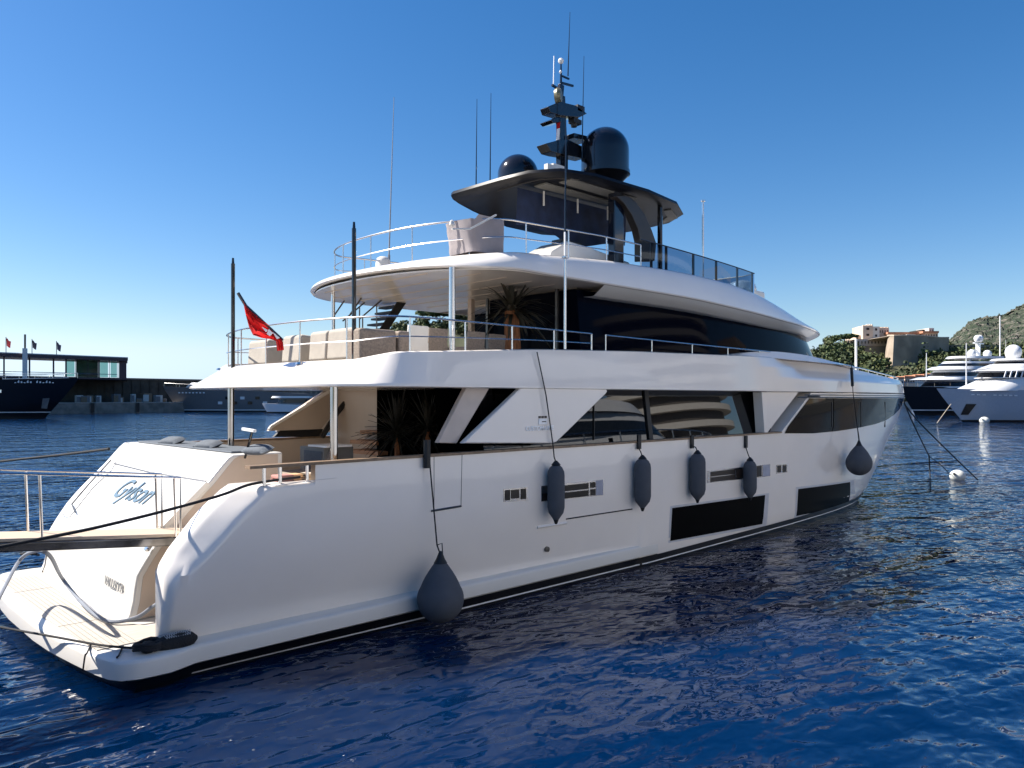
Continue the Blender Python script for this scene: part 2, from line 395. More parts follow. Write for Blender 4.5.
for path in ([(62, 514), (70, 517), (93, 488), (112, 470), (116, 462)], [(113, 463), (150, 472), (206, 481)], [(168, 523), (185, 500), (207, 480)]):
    mb.tube([TP(*p) for p in path], .008, 6)
mb.build('door_seam', mat('seam_dark', (.20, .20, .21), .5), TR)
mb = MB(); mb.tube([TP(73, 505, .03), TP(90, 485, .03), TP(112, 461, .03)], .014); mb.tube([TP(73, 505, .03), TP(76, 513, .02)], .014); mb.build('grab_rail', STEELD, TR)
mb = MB(); mb.prism([TP(p, q, -.01) for p, q in ((160, 528), (168, 528), (211, 484), (203, 483))], TN*.10); mb.build('edge_fin', GELW, TR, bevel=.01)
upT = Vector((2.46-1.45, 0, 2.95-1.87)).normalized()
text_mesh('name_lettering', 'Gylson', TP(134, 492, .01), (0, -1, 0), upT, .62, LETB, TR, shear=.45, bold=.006)
text_mesh('port_lettering', 'VALLETTA', Vector((.945, -.85, .92)), (0, -1, 0), Vector((.08, 0, .5)), .20, LETG, TR, extrude=.006)
mb = MB(); q = TP(150, 548); mb.lathe([(.02, 0), (.07, .0), (.08, .03), (.07, .06), (.02, .07)], q, 14, Matrix.Rotation(R(-60), 3, 'Y')); mb.build('shower_fitting', STEEL, TR)
# stair in the passage
mb = MB()
for i in range(5): mb.box((1.55+i*.26, -2.37, .62+i*.25), (.34, 1.22, .25))
mb.build('boarding_stair', GELW, Y, bevel=.02)
# sunpad on transom is a thing below. open rail posts
for px in (265, 281, 308):
    p = PY(px, 470, -3.58); mb = MB(); mb.bar((p.x, -3.55, 2.66), (p.x, -3.55, 2.95), .04, .05); mb.build('rail_post', STEEL, Y, bevel=.01)
# hull details
def hullpoly(pxs, name, m, off=.008, parent=HULL, n=10, thick=0):
    # quad given by 4 pixel corners tl,tr,br,bl mapped on the hull surface and subdivided
    tl, tr, br, bl = [onhull(*p) for p in pxs]; rows = []
    for j in range(5):
        a, b = tl.lerp(bl, j/4), tr.lerp(br, j/4)
        rows.append([hp(lerp(a.x, b.x, i/n), lerp(a.z, b.z, i/n), off) for i in range(n+1)])
    mb = MB(); mb.grid(rows); return mb.build(name, m, parent)
RIM = mat('recess_rim', (.55, .55, .58), .3, coat=.3)
for q4 in ([(672, 508), (765, 495), (762, 524), (670, 541)], [(798, 489), (850, 482), (848, 504), (796, 516)]):
    r = hullpoly([(q4[0][0]-2, q4[0][1]-2), (q4[1][0]+4, q4[1][1]-2), (q4[2][0]+4, q4[2][1]+2), (q4[3][0]-2, q4[3][1]+2)], 'window_recess', RIM, .004)
    hullpoly(q4, 'hull_window', HWIN, .009, r)
def vent(q4, name, parent=HULL):
    r = hullpoly(q4, name, STEEL, .012); return r
SLOT = mat('dark_slot', (.03, .028, .026), .3, metal=.4)
def slot(x0, y0, x1, y1, h, insets):
    v = hullpoly([(x0, y0), (x1, y1), (x1, y1+h), (x0, y0+h)], 'steel_frame', STEEL, .010)
    for a, b, t0, t1, m in insets:
        X0, X1 = lerp(x0, x1, a), lerp(x0, x1, b); Y0, Y1 = lerp(y0, y1, a), lerp(y0, y1, b)
        hullpoly([(X0, Y0+h*t0), (X1, Y1+h*t0), (X1, Y1+h*t1), (X0, Y0+h*t1)], 'frame_insert', m, .016, v)
slot(503, 489, 527, 487, 13, [(.06, .28, .1, .9, SLOT), (.32, .66, .12, .8, BRNM), (.72, .94, .1, .9, SLOT)])
slot(541, 486, 603, 479.5, 15.5, [(.02, .14, .5, .95, BRNM), (.3, .76, .12, .5, SLOT), (.3, .76, .58, .96, SLOT), (.79, .87, .1, .45, SLOT), (.79, .87, .55, .95, SLOT), (.88, .99, .02, .98, mat('lavender_panel', (.35, .37, .46), .4))])
slot(707, 471, 770, 464, 12, [(.05, .44, .1, .5, BRNM), (.05, .44, .56, .95, BRNM), (.46, .6, .1, .9, BRNM), (.79, .86, .05, .95, SLOT), (.88, .99, .03, .97, MATS['lavender_panel'])])
slot(776, 465, 787, 464, 8.5, [(.1, .42, .1, .9, SLOT), (.58, .9, .1, .9, SLOT)])
# slots, door lines and fitting on hull
def hline(pts, r, name, m, parent=HULL, off=.0):
    mb = MB(); P = []
    for (a, b) in zip(pts, pts[1:]):
        for i in range(6): P.append(onhull(lerp(a[0], b[0], i/6), lerp(a[1], b[1], i/6), off))
    P.append(onhull(*pts[-1], off)); mb.tube(P, r, 6); return mb.build(name, m, parent)
hline([(537, 527.5), (566, 523)], .035, 'ledge', GEL)
hline([(566, 519), (632, 509)], .016, 'drain_slot', SLOT)
hline([(434, 456), (434, 509)], .006, 'door_line', SLOT); hline([(462, 454), (461, 506)], .006, 'door_line', SLOT)
hline([(431, 511), (461, 506)], .022, 'door_step', STEELD)
mb = MB(); p = onhull(546, 549); mb.lathe([(.02, -.02), (.06, 0), (.055, .06), (.02, .065)], p, 14, Matrix.Rotation(R(90), 3, 'X')); mb.build('outlet', STEELD, HULL)
hline([(275, 486), (300, 482), (336, 478)], .008, 'styling_line', GEL, off=-.002)

# ------------------------------------------------------------------ main deck house
def poly(name, pts, m, off, parent, bevel=0.): mb = MB(); mb.prism(pts, off); return mb.build(name, m, parent, bevel=bevel)
# saloon side glass, leaning inwards
def saloon(px, py, Yb=-3.28, lean=.13):
    n = Vector((0, -1, lean)).normalized(); return PP(px, py, (0, Yb, 3.0), n)
gl = []
ztop, zbot = 4.2, 2.96
for nm, x0, x1 in (('side_window', 7.0, 12.55), ('side_window', 12.62, 18.9)):
    mb = MB(); d = (ztop-zbot)*.13
    mb.prism([(x0, -3.28, zbot), (x1, -3.28, zbot), (x1, -3.28+d, ztop), (x0, -3.28+d, ztop)], (0, .05, 0))
    gl.append(mb.build(nm, GLASS, Y))
mb = MB(); mb.bar((12.585, -3.30, zbot), (12.585, -3.30+.16, ztop), .16, .05, (0, 1, 0)); mb.build('window_post', BLKM, Y)
mb = MB(); mb.bar(saloon(557, 441, -3.29), saloon(557, 426, -3.29), .05, .03, (0, 1, 0)); mb.build('window_mullion', BLKM, Y); mb = MB(); mb.bar(saloon(594, 440, -3.29), saloon(594, 400, -3.29), .02, .02, (0, 1, 0)); mb.build('window_mullion', BLKM, Y)
mb = MB(); mb.prism([(7.9, 3.28, zbot), (18.9, 3.28, zbot), (18.9, 3.12, ztop), (7.9, 3.12, ztop)], (0, -.05, 0)); mb.build('side_window', GLASS, Y)
# dark interior mass behind glass & aft doors
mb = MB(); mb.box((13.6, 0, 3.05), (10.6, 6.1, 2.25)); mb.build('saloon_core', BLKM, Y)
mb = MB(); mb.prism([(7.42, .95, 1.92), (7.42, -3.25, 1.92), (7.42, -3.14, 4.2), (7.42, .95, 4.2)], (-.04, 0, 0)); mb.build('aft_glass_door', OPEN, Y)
mb = MB(); mb.prism([(5.9, -3.28, 2.96), (6.99, -3.28, 2.96), (6.99, -3.12, 4.2), (5.9, -3.12, 4.2)], (0, .04, 0)); mb.build('dark_side_opening', OPEN, Y)  # black sheet stands in for the shade seen through the open side
for yy in (.98, 1.14):
    mb = MB(); mb.box((7.56, yy, 3.06), (.06, .035, 2.28)); mb.build('door_frame', STEELD if yy < 1.1 else GEL, Y)
# slanted pillar and wing plate
poly('slanted_pillar', [PY(*p, -3.45) for p in ((438, 443), (457, 443.5), (491, 386), (467, 386))], mat('greyish_beige_pillar', (.55, .47, .42), .35), (0, .12, 0), Y, .02)  # pillar in its own slightly greyer beige
wing = poly('wing_panel', [PY(*p, -3.66) for p in ((463, 443.5), (553, 443.5), (557, 442), (606, 394), (608, 391), (604, 386), (523, 386))], GEL, (0, .14, 0), Y, .03)
BADGE = mat('badge_white', (.95, .95, .95), .3)
e0, e1 = PY(538.6, 424.6, -3.67), PY(546.8, 418.6, -3.67); mb = MB(); mb.box(((e0.x+e1.x)/2, -3.672, (e0.z+e1.z)/2), (e1.x-e0.x, .02, e1.z-e0.z)); em = mb.build('emblem', BADGE, wing, bevel=.01)
for k in range(3): mb = MB(); mb.box((lerp(e0.x, e1.x, .12+.36*k), -3.675, e1.z+.035), ((e1.x-e0.x)*.22, .02, .04)); mb.build('emblem_dash', BLKM, em)
mb = MB(); mb.box((lerp(e0.x, e1.x, .6), -3.684, (e0.z+e1.z)/2), ((e1.x-e0.x)*.5, .01, .018)); mb.build('emblem_slot', SLOT, em)
text_mesh('emblem_lettering', 'CUSTOM LINE', PY(540, 428.5, -3.672), (1, 0, 0), (0, 0, 1), .13, BADGE, wing, extrude=.006, bold=.004)
poly('wing_panel', [(p.x, 3.66, p.z) for p in [PY(*p, -3.66) for p in ((463, 443.5), (553, 443.5), (608, 391), (523, 386))]], GEL, (0, -.14, 0), Y, .03)
# port fashion plates seen through the cockpit
poly('port_plate', [PY(*p, 3.45) for p in ((269, 431), (321, 429), (336, 410), (352, 384), (333, 386), (271, 427))], BEIGE, (0, .12, 0), Y)
mb = MB(); mb.tube([PY(269, 430, 3.42), PY(271, 427, 3.42), PY(335, 388, 3.42), PY(340, 385, 3.42)], .05, 8); mb.build('plate_edge', GEL, Y)
poly('port_plate_base', [PY(*p, 3.5) for p in ((274, 437), (320, 437), (323, 429), (282, 429))], BLKM, (0, .1, 0), Y)
poly('stair_wall', [(7.75, 1.2, 1.92), (7.75, 3.5, 1.92), (7.75, 3.5, 4.2), (7.75, 1.2, 4.2)], BEIGE, (.1, 0, 0), Y)
mb = MB(); mb.tube([PY(322, 437, 3.0), PY(337, 413, 3.0), PY(357, 388, 3.0)], .07, 6); mb.build('stair_rail', BLKM, Y)
for i, (a, b, yy) in enumerate(((348, 372, 449), (350, 370, 439.5), (360, 374, 430))):
    p0, p1 = PX(a, yy, 7.1+i*.2), PX(b+6, yy, 7.1+i*.2)
    mb = MB(); mb.box(((p0.x+.3), (p0.y+p1.y)/2, p0.z-.05), (.6, abs(p1.y-p0.y), .09)); mb.build('stair_tread', mat('stair_tan', (.42, .22, .12), .5), Y)
poly('forward_fin', [PY(*p, -3.62) for p in ((762, 392), (799, 392), (769, 431), (765, 437))], GEL, (0, .3, 0), Y, .02)
# forward wrap-around window
mb = MB(); rows = []
BOT = [(18.9, 2.93), (21, 2.86), (23, 2.87), (25, 2.92), (27, 3.0), (28.5, 3.1), (30, 3.28), (31.3, 3.5), (32.4, 3.78), (33, 3.95)]
n = 60
for k in range(6):
    row = []
    for i in range(n+1):
        X = lerp(19.0, 32.9, i/n); zb = interp(X, BOT); zt = 3.99
        z = lerp(zb, zt, k/5); xx = max(X, 18.9+(z-2.94)*1.75) if i < 10 else X
        row.append(hp(min(xx, XE(z)-.02), z, .012))
    rows.append(row)
mb.grid(rows); FW = mb.build('bow_window', GLASSF, Y)
mb = MB()
for i in range(n): mb.tube([hp(lerp(19.9, 32.9, (i)/n), 4.02, .012), hp(lerp(19.9, 32.9, (i+1)/n), 4.02, .012)], .018, 5, False)
mb.build('window_trim', STEELD, FW)
for px in (832, 861, 885):
    p = onhull(px, 410, .016); mb = MB(); mb.bar(onhull(px, 402, .016), onhull(px, 427, .016), .05, .02, (0, 1, 0)); mb.build('window_mullion', BLKM, FW)

# ------------------------------------------------------------------ upper deck (bulwark band)
def snap(path_pts, px): return min(path_pts, key=lambda p: abs(projx(p.x, p.y)-px))
def plan(X0, dep, B, ex, xs, xe, p, q, na=18, ns=24, nf=34):
    pts = []
    for i in range(na): # aft arc, from centre to side
        a = i/(na-1)*math.pi/2; y = B*math.sin(a)**.8; pts.append((X0+dep-dep*(1-(y/B)**ex)**.5, y))
    x0 = pts[-1][0]
    for i in range(1, ns+1): pts.append((lerp(x0, xs, i/ns), B))
    for i in range(1, nf+1):
        u = 1-(1-i/nf)**2.4; pts.append((lerp(xs, xe, u), B*max(0, 1-u**p)**q))
    return pts
def inset(pl, d):
    out = []; n = len(pl)
    for i, (x, y) in enumerate(pl):
        a = pl[max(i-1, 0)]; b = pl[min(i+1, n-1)]
        if i == 0: a = (pl[1][0], -pl[1][1])
        if i == n-1: b = (pl[n-2][0], -pl[n-2][1])
        tx_, ty = b[0]-a[0], b[1]-a[1]; L = math.hypot(tx_, ty) or 1
        dd = d(x, y) if callable(d) else d
        nx, ny = ty/L, -tx_/L   # points inwards for centre->side->bow ordering
        out.append((x+nx*dd, max(0, y+ny*dd)))
    return out
def ring(pl, ins, z):
    q = inset(pl, ins); return [Vector((a, -b, z(x, y) if callable(z) else z)) for (a, b), (x, y) in zip(q, pl)]
UXE = XE(4.3, 3.70)
UP = plan(3.15, 1.9, 3.70, 2.6, XS, UXE, PW, QW)
def aftk(x, y): return smooth((5.6-x)/2.6)
def utop(x, y): return interp(x, [(2.9, 4.66), (3.9, 4.68), (4.7, 4.80), (5.6, 4.84), (8.2, 4.99), (11.6, 5.09), (18, 5.20), (24, 5.15), (28.7, 4.92), (31, 4.80), (34, 4.72)])
def utopi(x, y): return lerp(.06, .80, aftk(x, y))
def crease(x, z):  # forward recess of the bulwark
    if x < 18: return 0
    zc = interp(x, [(18.2, 5.25), (20.6, 4.62), (34, 4.55)]); return (.20*clamp((z-zc)/.28)+.22*clamp((z-zc)/.5))*clamp((33-x)/6+.35)
def uring(t):
    def ins(x, y):
        z = lerp(4.24, utop(x, y), t); return utopi(x, y)*t + crease(x, z)
    return ring(UP, ins, lambda x, y: lerp(4.24, utop(x, y), t))
mb = MB()
rr = [ring(UP, .12, 4.185), ring(UP, .03, 4.19), ring(UP, 0, 4.205)] + [uring(t/24) for t in range(0, 25)]
last = lambda x, y: utopi(x, y)+crease(x, utop(x, y))
rr += [ring(UP, lambda x, y: last(x, y)+.05, lambda x, y: utop(x, y)+.02), ring(UP, lambda x, y: last(x, y)+.16, lambda x, y: utop(x, y)+.01), ring(UP, lambda x, y: last(x, y)+.2, 4.46)]
mb.grid(rr); mb.mirror(); UD = mb.build('upper_deck_bulwark', GEL, Y, sharp=38)
def slabfrom(pl, ins, z, th, name, m, xmin=-99, xmax=99):
    q = [p for p in ring(pl, ins, z) if xmin <= p.x <= xmax]
    mb = MB(); mb.prism(q + [Vector((p.x, -p.y, p.z)) for p in reversed(q)], (0, 0, th)); return mb.build(name, m, Y)
slabfrom(UP, .13, 4.188, .02, 'cockpit_ceiling', CEIL)
slabfrom(UP, lambda x, y: last(x, y)+.19, 4.40, .055, 'upper_deck_floor', TEAK)
# foredeck closing
FD = [p for p in ring(UP, lambda x, y: last(x, y)+.15, lambda x, y: utop(x, y)-.12) if p.x > 24]
mb = MB(); mb.prism(FD + [Vector((p.x, -p.y, p.z)) for p in reversed(FD)], (0, 0, -.05)); mb.build('foredeck', GELW, Y)
# groove lines under forward bulwark
mb = MB()
for zz in (4.10,):
    P = [hp(lerp(20.4, 33.0, i/40), zz, .014) for i in range(41)]; mb.tube(P, .014, 5)
mb.build('groove', SLOT, UD)
mb = MB(); q = PY(789, 393, -3.7); 
mb.tube([hp(20.6, 4.06, .03), hp(21.5, 4.06, .03)], .02, 5); mb.build('vent_slot', SLOT, UD)
for px, py in ((214, 363), (296, 360)):
    pz = snap([v for v in uring(.9) if v.x < 6]+[Vector((v.x, -v.y, v.z)) for v in uring(.9) if v.x < 5], px); mb = MB(); mb.lathe([(.02, 0), (.07, 0), (.06, .04), (.02, .05)], (pz.x, pz.y, pz.z), 12); mb.build('deck_fairlead', STEEL, UD)
# fashion step under wing at aft: support posts under the upper deck
for px, ytop, ybot, xx in ((231, 387, 449, None), (334, 385, 466, None)):
    if px == 231: b = PX(px, ybot, 3.35)
    else: b = PX(px, ybot, 3.75)
    mb = MB(); mb.tube([(b.x, b.y, 1.9 if px > 300 else 3.0), (b.x, b.y, 4.19)], .065 if px > 300 else .06, 14)
    mb.build('support_post', STEELP, Y)
# ------------------------------------------------------------------ sundeck roof
SP = plan(5.98, 2.0, 3.62, 2.2, 12.5, 27.0, 2.2, .5)
def fit_roof():
    lo, hi = 20., 34.
    for _ in range(40):
        m_ = (lo+hi)/2; mx = max(projx(12.5+(m_-12.5)*i/100, -3.62*math.sqrt(max(0, 1-(i/100)**2.2))) for i in range(101))
        if mx > 820: hi = m_
        else: lo = m_
    return lo
SP = plan(5.98, 2.0, 3.62, 2.2, 12.5, fit_roof(), 2.2, .5); SXE = SP[-1][0]
def sk(x): return smooth((x-6.2)/5)
def ssh(x, y): return interp(x, [(5.9, 6.83), (7.8, 6.99), (10.9, 7.19), (14, 7.27), (16.5, 7.25), (18.5, 7.12), (20.2, 6.92), (21.8, 6.72), (23, 6.60), (SXE, 6.56)])
def szb(x, y): return interp(x, [(5.6, 6.70), (7, 6.62), (9, 6.60), (14, 6.60), (20, 6.46), (SXE, 6.40)])
mb = MB()
def sins(t):
    return lambda x, y: lerp(.30, .28, sk(x))*(t**1.6)
def sz(t): return lambda x, y: lerp(szb(x, y), ssh(x, y), 1-(1-t)**1.25)
rr = [ring(SP, .10, lambda x, y: szb(x, y)-.035), ring(SP, .03, lambda x, y: szb(x, y)-.03)] + [ring(SP, sins(t/8), sz(t/8)) for t in range(9)]
rr += [ring(SP, lambda x, y: sins(1)(x, y)+.10, lambda x, y: ssh(x, y)+.015), ring(SP, lambda x, y: sins(1)(x, y)+.35, lambda x, y: ssh(x, y)+.02), ring(SP, lambda x, y: sins(1)(x, y)+.42, lambda x, y: ssh(x, y)-.15)]
mb.grid(rr); mb.mirror(); SD = mb.build('sundeck_coaming', GEL, Y, sharp=38)
# roof crown forward and deck floor aft
C1 = [p for p in ring(SP, lambda x, y: sins(1)(x, y)+.3, lambda x, y: ssh(x, y)+.01) if p.x > 17.6]
mb = MB(); mb.grid([C1, [Vector((min(p.x, SXE-1.2), p.y*.5, p.z+.03)) for p in C1], [Vector((min(p.x, SXE-1.6), 0, p.z+.04)) for p in C1]]); mb.mirror(); mb.build('roof_crown', GEL, Y, sharp=60)
slabfrom(SP, .5, 6.80, .06, 'sundeck_floor', TEAK, xmax=19)
q = [p for p in ring(SP, .11, lambda x, y: 6.565) if p.x < 11.5]
mb = MB(); mb.prism(q + [Vector((p.x, -p.y, p.z)) for p in reversed(q)], (0, 0, .03)); mb.build('upper_ceiling', CEIL, Y)
mb = MB()
for i in range(7): mb.box((6.6+i*.75, 0, 6.560), (.02, 5.6-(1.6 if i == 0 else 0), .008))
mb.build('ceiling_joint', BEIGE, Y)
# under fascia (beige, raked inwards) from X=10.2 forward
mb = MB(); FA = [(x, y) for x, y in SP if x > 10.0]
g = [ring(SP, .06, lambda x, y: szb(x, y)-.04), ring(SP, .10, lambda x, y: szb(x, y)-.07), ring(SP, .36, lambda x, y: szb(x, y)-.25+.06*smooth((x-18)/6)), ring(SP, .42, lambda x, y: szb(x, y)-.26+.06*smooth((x-18)/6)), ring(SP, 1.2, lambda x, y: szb(x, y)-.25)]
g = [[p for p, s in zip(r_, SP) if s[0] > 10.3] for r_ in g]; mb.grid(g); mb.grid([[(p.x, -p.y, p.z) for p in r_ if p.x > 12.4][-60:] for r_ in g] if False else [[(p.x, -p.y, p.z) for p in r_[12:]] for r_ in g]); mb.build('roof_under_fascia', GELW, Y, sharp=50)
# wheelhouse glass
GT = plan(10.2, .01, 2.92, 3, 15.0, SXE-1.2, 2.2, .5, na=3); GBm = plan(10.2, .01, 3.12, 3, 15.5, SXE+.9, 2.2, .5, na=3)
mb = MB(); a = [Vector((x, -y, 4.46)) for x, y in GBm]; b = [Vector((x, -y, 6.50)) for x, y in GT]
mid = [[p.lerp(q, t/6) for p, q in zip(a, b)] for t in range(7)]
mb.grid(mid); _n = len(mb.v); mb.mirror(); mb.v = mb.v[:_n] + [(max(x, 10.2+1.9*clamp(y/1.2)), y, z) for x, y, z in mb.v[_n:]]; WG = mb.build('wheelhouse_glass', GLASSU, Y, sharp=30)
for yy in (-2.4, -.9, 0): mb = MB(); mb.box((10.12, yy, 5.5), (.06, .07, 2.1)); mb.build('aft_glass_frame', STEELD, Y)
mb = MB(); mb.box((10.05, .55, 5.5), (.12, .14, 2.15)); mb.build('aft_door_jamb', BEIGE, Y)
# low blister on the bulwark top beside the glass
mb = MB(); P = []
for i in range(13):
    t = i/12; x = lerp(15.6, 25.5, t); h = .22*math.sin(math.pi*min(1, t*2.6)/2)*(1-smooth((t-.45)/.55)); y0 = bfwd(x, UXE, 3.7)-.12
    P.append([(x, -y0, utop(x, 0)), (x, -(y0-.10), utop(x, 0)+h), (x, -(y0-.45), utop(x, 0)+h), (x, -(y0-.6), utop(x, 0)-.1)])
mb.grid(P); mb.build('side_blister', GEL, UD)
mb = MB(); mb.grid([[(x, -y, z) for x, y, z in r] for r in P]); mb.build('side_blister', GEL, UD)
# ------------------------------------------------------------------ railings
def railing(name, path, zbase, heights, r=.018, post=None, m=STEEL, parent=Y, pr=.016, cum=1.2, botz=None):
    """path: list of Vector top rail; lower rails at fractions; posts at spacing"""
    mb = MB(); mb.tube(path, r, 8)
    for h in heights:
        mb.tube([Vector((p.x, p.y, lerp(zb, p.z, h))) for p, zb in zip(path, zbase)], r*.7, 6)
    o = mb.build(name, m, parent)
    acc = 0; L = [0]
    for a, b in zip(path, path[1:]): acc += (b-a).length; L.append(acc)
    k = max(1, round(acc/cum)); 
    for j in range(k+1):
        s = acc*j/k; i = 0
        while i < len(L)-2 and L[i+1] < s: i += 1
        t = (s-L[i])/max(1e-6, L[i+1]-L[i]); p = path[i].lerp(path[i+1], t); zb = lerp(zbase[i], zbase[i+1], t)
        q = MB(); q.tube([(p.x, p.y, zb-.04), (p.x, p.y, p.z)], pr, 8); q.build('stanchion', m, o)
    return o
def both(pl_ins_ring, cond): 
    st = [p for p in pl_ins_ring if cond(p)]; return [Vector((p.x, -p.y, p.z)) for p in reversed(st)] + st
urail = ring(UP, lambda x, y: last(x, y)+.12, lambda x, y: interp(x, [(3, 5.46), (9, 5.44), (14, 5.40), (19, 5.38), (23, 5.34)]))
ub = ring(UP, lambda x, y: last(x, y)+.12, lambda x, y: utop(x, y))
sel = [i for i in range(len(urail)) if urail[i].x < 10.4]
sb = [urail[i] for i in sel]; sbb = [ub[i].z for i in sel]
path = [Vector((p.x, -p.y, p.z)) for p in reversed(sb)] + sb[1:]; zb = list(reversed(sbb)) + sbb[1:]
railing('upper_deck_railing', path, zb, [.45], cum=1.25)
sel = [i for i in range(len(urail)) if 10.4 <= urail[i].x < 20]
railing('side_rail', [urail[i] for i in sel], [ub[i].z for i in sel], [], cum=1.7)
# bow rail
br = ring(UP, lambda x, y: last(x, y)+.10, lambda x, y: utop(x, y)+.13); bb = ring(UP, lambda x, y: last(x, y)+.10, lambda x, y: utop(x, y))
sel = [i for i in range(len(br)) if br[i].x > 20.2]
railing('bow_rail', [br[i] for i in sel], [bb[i].z for i in sel], [], cum=1.2, r=.022)
# sundeck rails
srz = lambda x, y: interp(x, [(5.6, 7.62), (8, 7.72), (11, 7.82), (14, 7.82)])
srr = ring(SP, lambda x, y: sins(1)(x, y)+.28, srz); srb = ring(SP, lambda x, y: sins(1)(x, y)+.28, lambda x, y: ssh(x, y))
sel = [i for i in range(len(srr)) if srr[i].x < 12.9]
sb = [srr[i] for i in sel]; zz = [srb[i].z for i in sel]
path = [Vector((p.x, -p.y, p.z)) for p in reversed(sb)] + sb[1:]; zb = list(reversed(zz)) + zz[1:]
railing('sundeck_railing', path, zb, [.5], cum=1.35, r=.02)
# windbreak
wz = lambda x, y: interp(x, [(12, 7.98), (19, 7.86)])
wt = ring(SP, lambda x, y: sins(1)(x, y)+.30, wz); wb_ = ring(SP, lambda x, y: sins(1)(x, y)+.30, lambda x, y: ssh(x, y)-.02)
sel = [i for i in range(len(wt)) if 12.4 < wt[i].x < 19.4]
fr = [(wb_[i], wt[i]) for i in sel]
e0, e1 = fr[-1]; fr2 = fr + [(Vector((e0.x+.25, e0.y+.5, e0.z)), Vector((e1.x+.25, e1.y+.5, e1.z))), (Vector((e0.x+.3, 0, e0.z)), Vector((e1.x+.3, 0, e1.z)))]
full = fr2 + [(Vector((a.x, -a.y, a.z)), Vector((b.x, -b.y, b.z))) for a, b in reversed(fr2[:-1])]
mb = MB(); mb.grid([[a for a, b in full], [b for a, b in full]]); WB = mb.build('windbreak_glass', TINT, Y, fixn=False)
mb = MB(); mb.tube([b for a, b in full], .016, 6); mb.build('top_rail', STEELD, WB)
for px in (652, 667, 694, 717, 738, 753):
    _k = next((j for j in range(len(fr)-1) if projx(fr[j+1][0].x, fr[j+1][0].y) >= px), len(fr)-2); _u = clamp((px-projx(fr[_k][0].x, fr[_k][0].y))/max(.01, projx(fr[_k+1][0].x, fr[_k+1][0].y)-projx(fr[_k][0].x, fr[_k][0].y))); a, b = fr[_k][0].lerp(fr[_k+1][0], _u), fr[_k][1].lerp(fr[_k+1][1], _u)
    mb = MB(); mb.bar(a - Vector((0, -.03, .05)), b + Vector((0, .03, 0)), .07, .04, (0, 1, 0)); mb.build('windbreak_post', STEELD, WB)
# support posts upper deck -> sundeck
for px, X_, w_ in ((452, 7.9, .065), (333, 6.75, .05)):
    if px == 452: b = PY(px, 345, -2.75)
    else: b = PX(px, 345, 6.75)
    mb = MB(); mb.tube([(b.x, b.y, 4.45), (b.x, b.y, 6.60)], w_, 14); mb.build('support_post', STEEL, Y)
b = PY(565, 346, -3.72); mb = MB(); mb.tube([(b.x, b.y, 5.03), (b.x, b.y, 6.98)], .03, 8); mb.lathe([(.02, 0), (.09, .02), (.09, .05), (.02, .08)], (b.x, b.y, 6.93), 12); mb.build('steel_pole', STEEL, Y)
mb = MB(); mb.tube([(b.x, b.y, 6.98), (b.x, b.y, 7.5)], .022, 8); mb.build('antenna_base', WHT, Y)
mb = MB(); mb.tube([(b.x, b.y, 7.5), PY(566, 120, -3.72)], [.022, .008], 6); mb.build('whip_antenna', BLK, Y)
# black fender poles at the stern
for px, t_, bt, XX, YY in ((354, 222, 345, None, -2.2), (233, 258, 357, 4.0, None)):
    if YY: q0, q1 = PY(px, bt, YY), PY(px, t_, YY)
    else: q0, q1 = PX(px, bt, XX), PX(px, t_, XX)
    mb = MB(); mb.tube([(q0.x, q0.y, 4.45), (q0.x, q0.y, q1.z-.12)], .042, 10); mb.tube([(q0.x, q0.y, q1.z-.12), (q0.x, q0.y, q1.z)], [.03, .022], 10); mb.build('black_mast', BLK, Y)
# exterior stair from upper deck to sundeck (port side, black treads)
a = PX(378, 327, 8.6); b_ = Vector((10.2, a.y-.05, 6.5))
a = PY(375, 328, 2.3); b_ = PY(405, 297, 2.3)
ST = MB(); ST.bar((a.x, 2.3, a.z-.4), (b_.x, 2.3, b_.z), .05, .22, (0, 0, 1)); ST = ST.build('deck_stair', BLKM, Y)
for i in range(9):
    t = i/8; x = lerp(a.x, b_.x, t); z = lerp(a.z-.4, b_.z, t)+.05; mb = MB(); mb.box((x, 2.65, z), (.26, .72, .05)); mb.build('tread', BLKM, ST)
mb = MB()
for yy in (2.25, 3.05):
    p0, p1 = Vector((a.x-.5, yy, a.z+.2)), Vector((b_.x-.6, yy, b_.z))
    mb.tube([p0, p1], .02, 6); mb.tube([p0-Vector((.35, 0, 0)), p1-Vector((.7, 0, 0))], .02, 6)
    for t in (.1, .6): q = p0.lerp(p1, t); mb.tube([(q.x, yy, 4.45), q], .018, 6)
mb.build('stair_handrail', STEELD, ST)

# ------------------------------------------------------------------ hardtop
HTZ = 9.3
hp_ = [(9.70, 0), (9.70, .9), (9.78, 1.8), (10.2, 2.45), (11.1, 2.75), (13.2, 2.82), (14.8, 2.62), (15.9, 2.1), (16.45, 1.3), (16.62, 0)]
def ht(ins, z, ck=0): return [Vector((x+(ins if x < 11 else (-ins if x > 15 else 0)), -(y-(ins if y > 1.5 else 0)), z - .0)) for x, y in hp_]
mb = MB(); rr = [ht(.5, HTZ-.02), ht(.12, HTZ-.04), ht(0, HTZ+.02), ht(.03, HTZ+.10), ht(.25, HTZ+.15), ht(.9, HTZ+.18)]
mb.grid(rr); mb.grid([rr[-1], [Vector((p.x, 0, p.z+.03)) for p in rr[-1]]]); mb.grid([rr[0], [Vector((p.x, 0, p.z)) for p in rr[0]]])
_n = len(mb.v); mb.mirror()
mb.v = mb.v[:_n] + [(x, min(y, interp(x, [(9.6, .95), (10.3, 1.35), (11.2, 1.75), (12.5, 2.25), (14, 2.75)])) if y > 0 else y, z) for x, y, z in mb.v[_n:]]; HT = mb.build('hardtop', mat('hardtop_black', (.008, .009, .013), .4, spec=.2), Y, sharp=40)
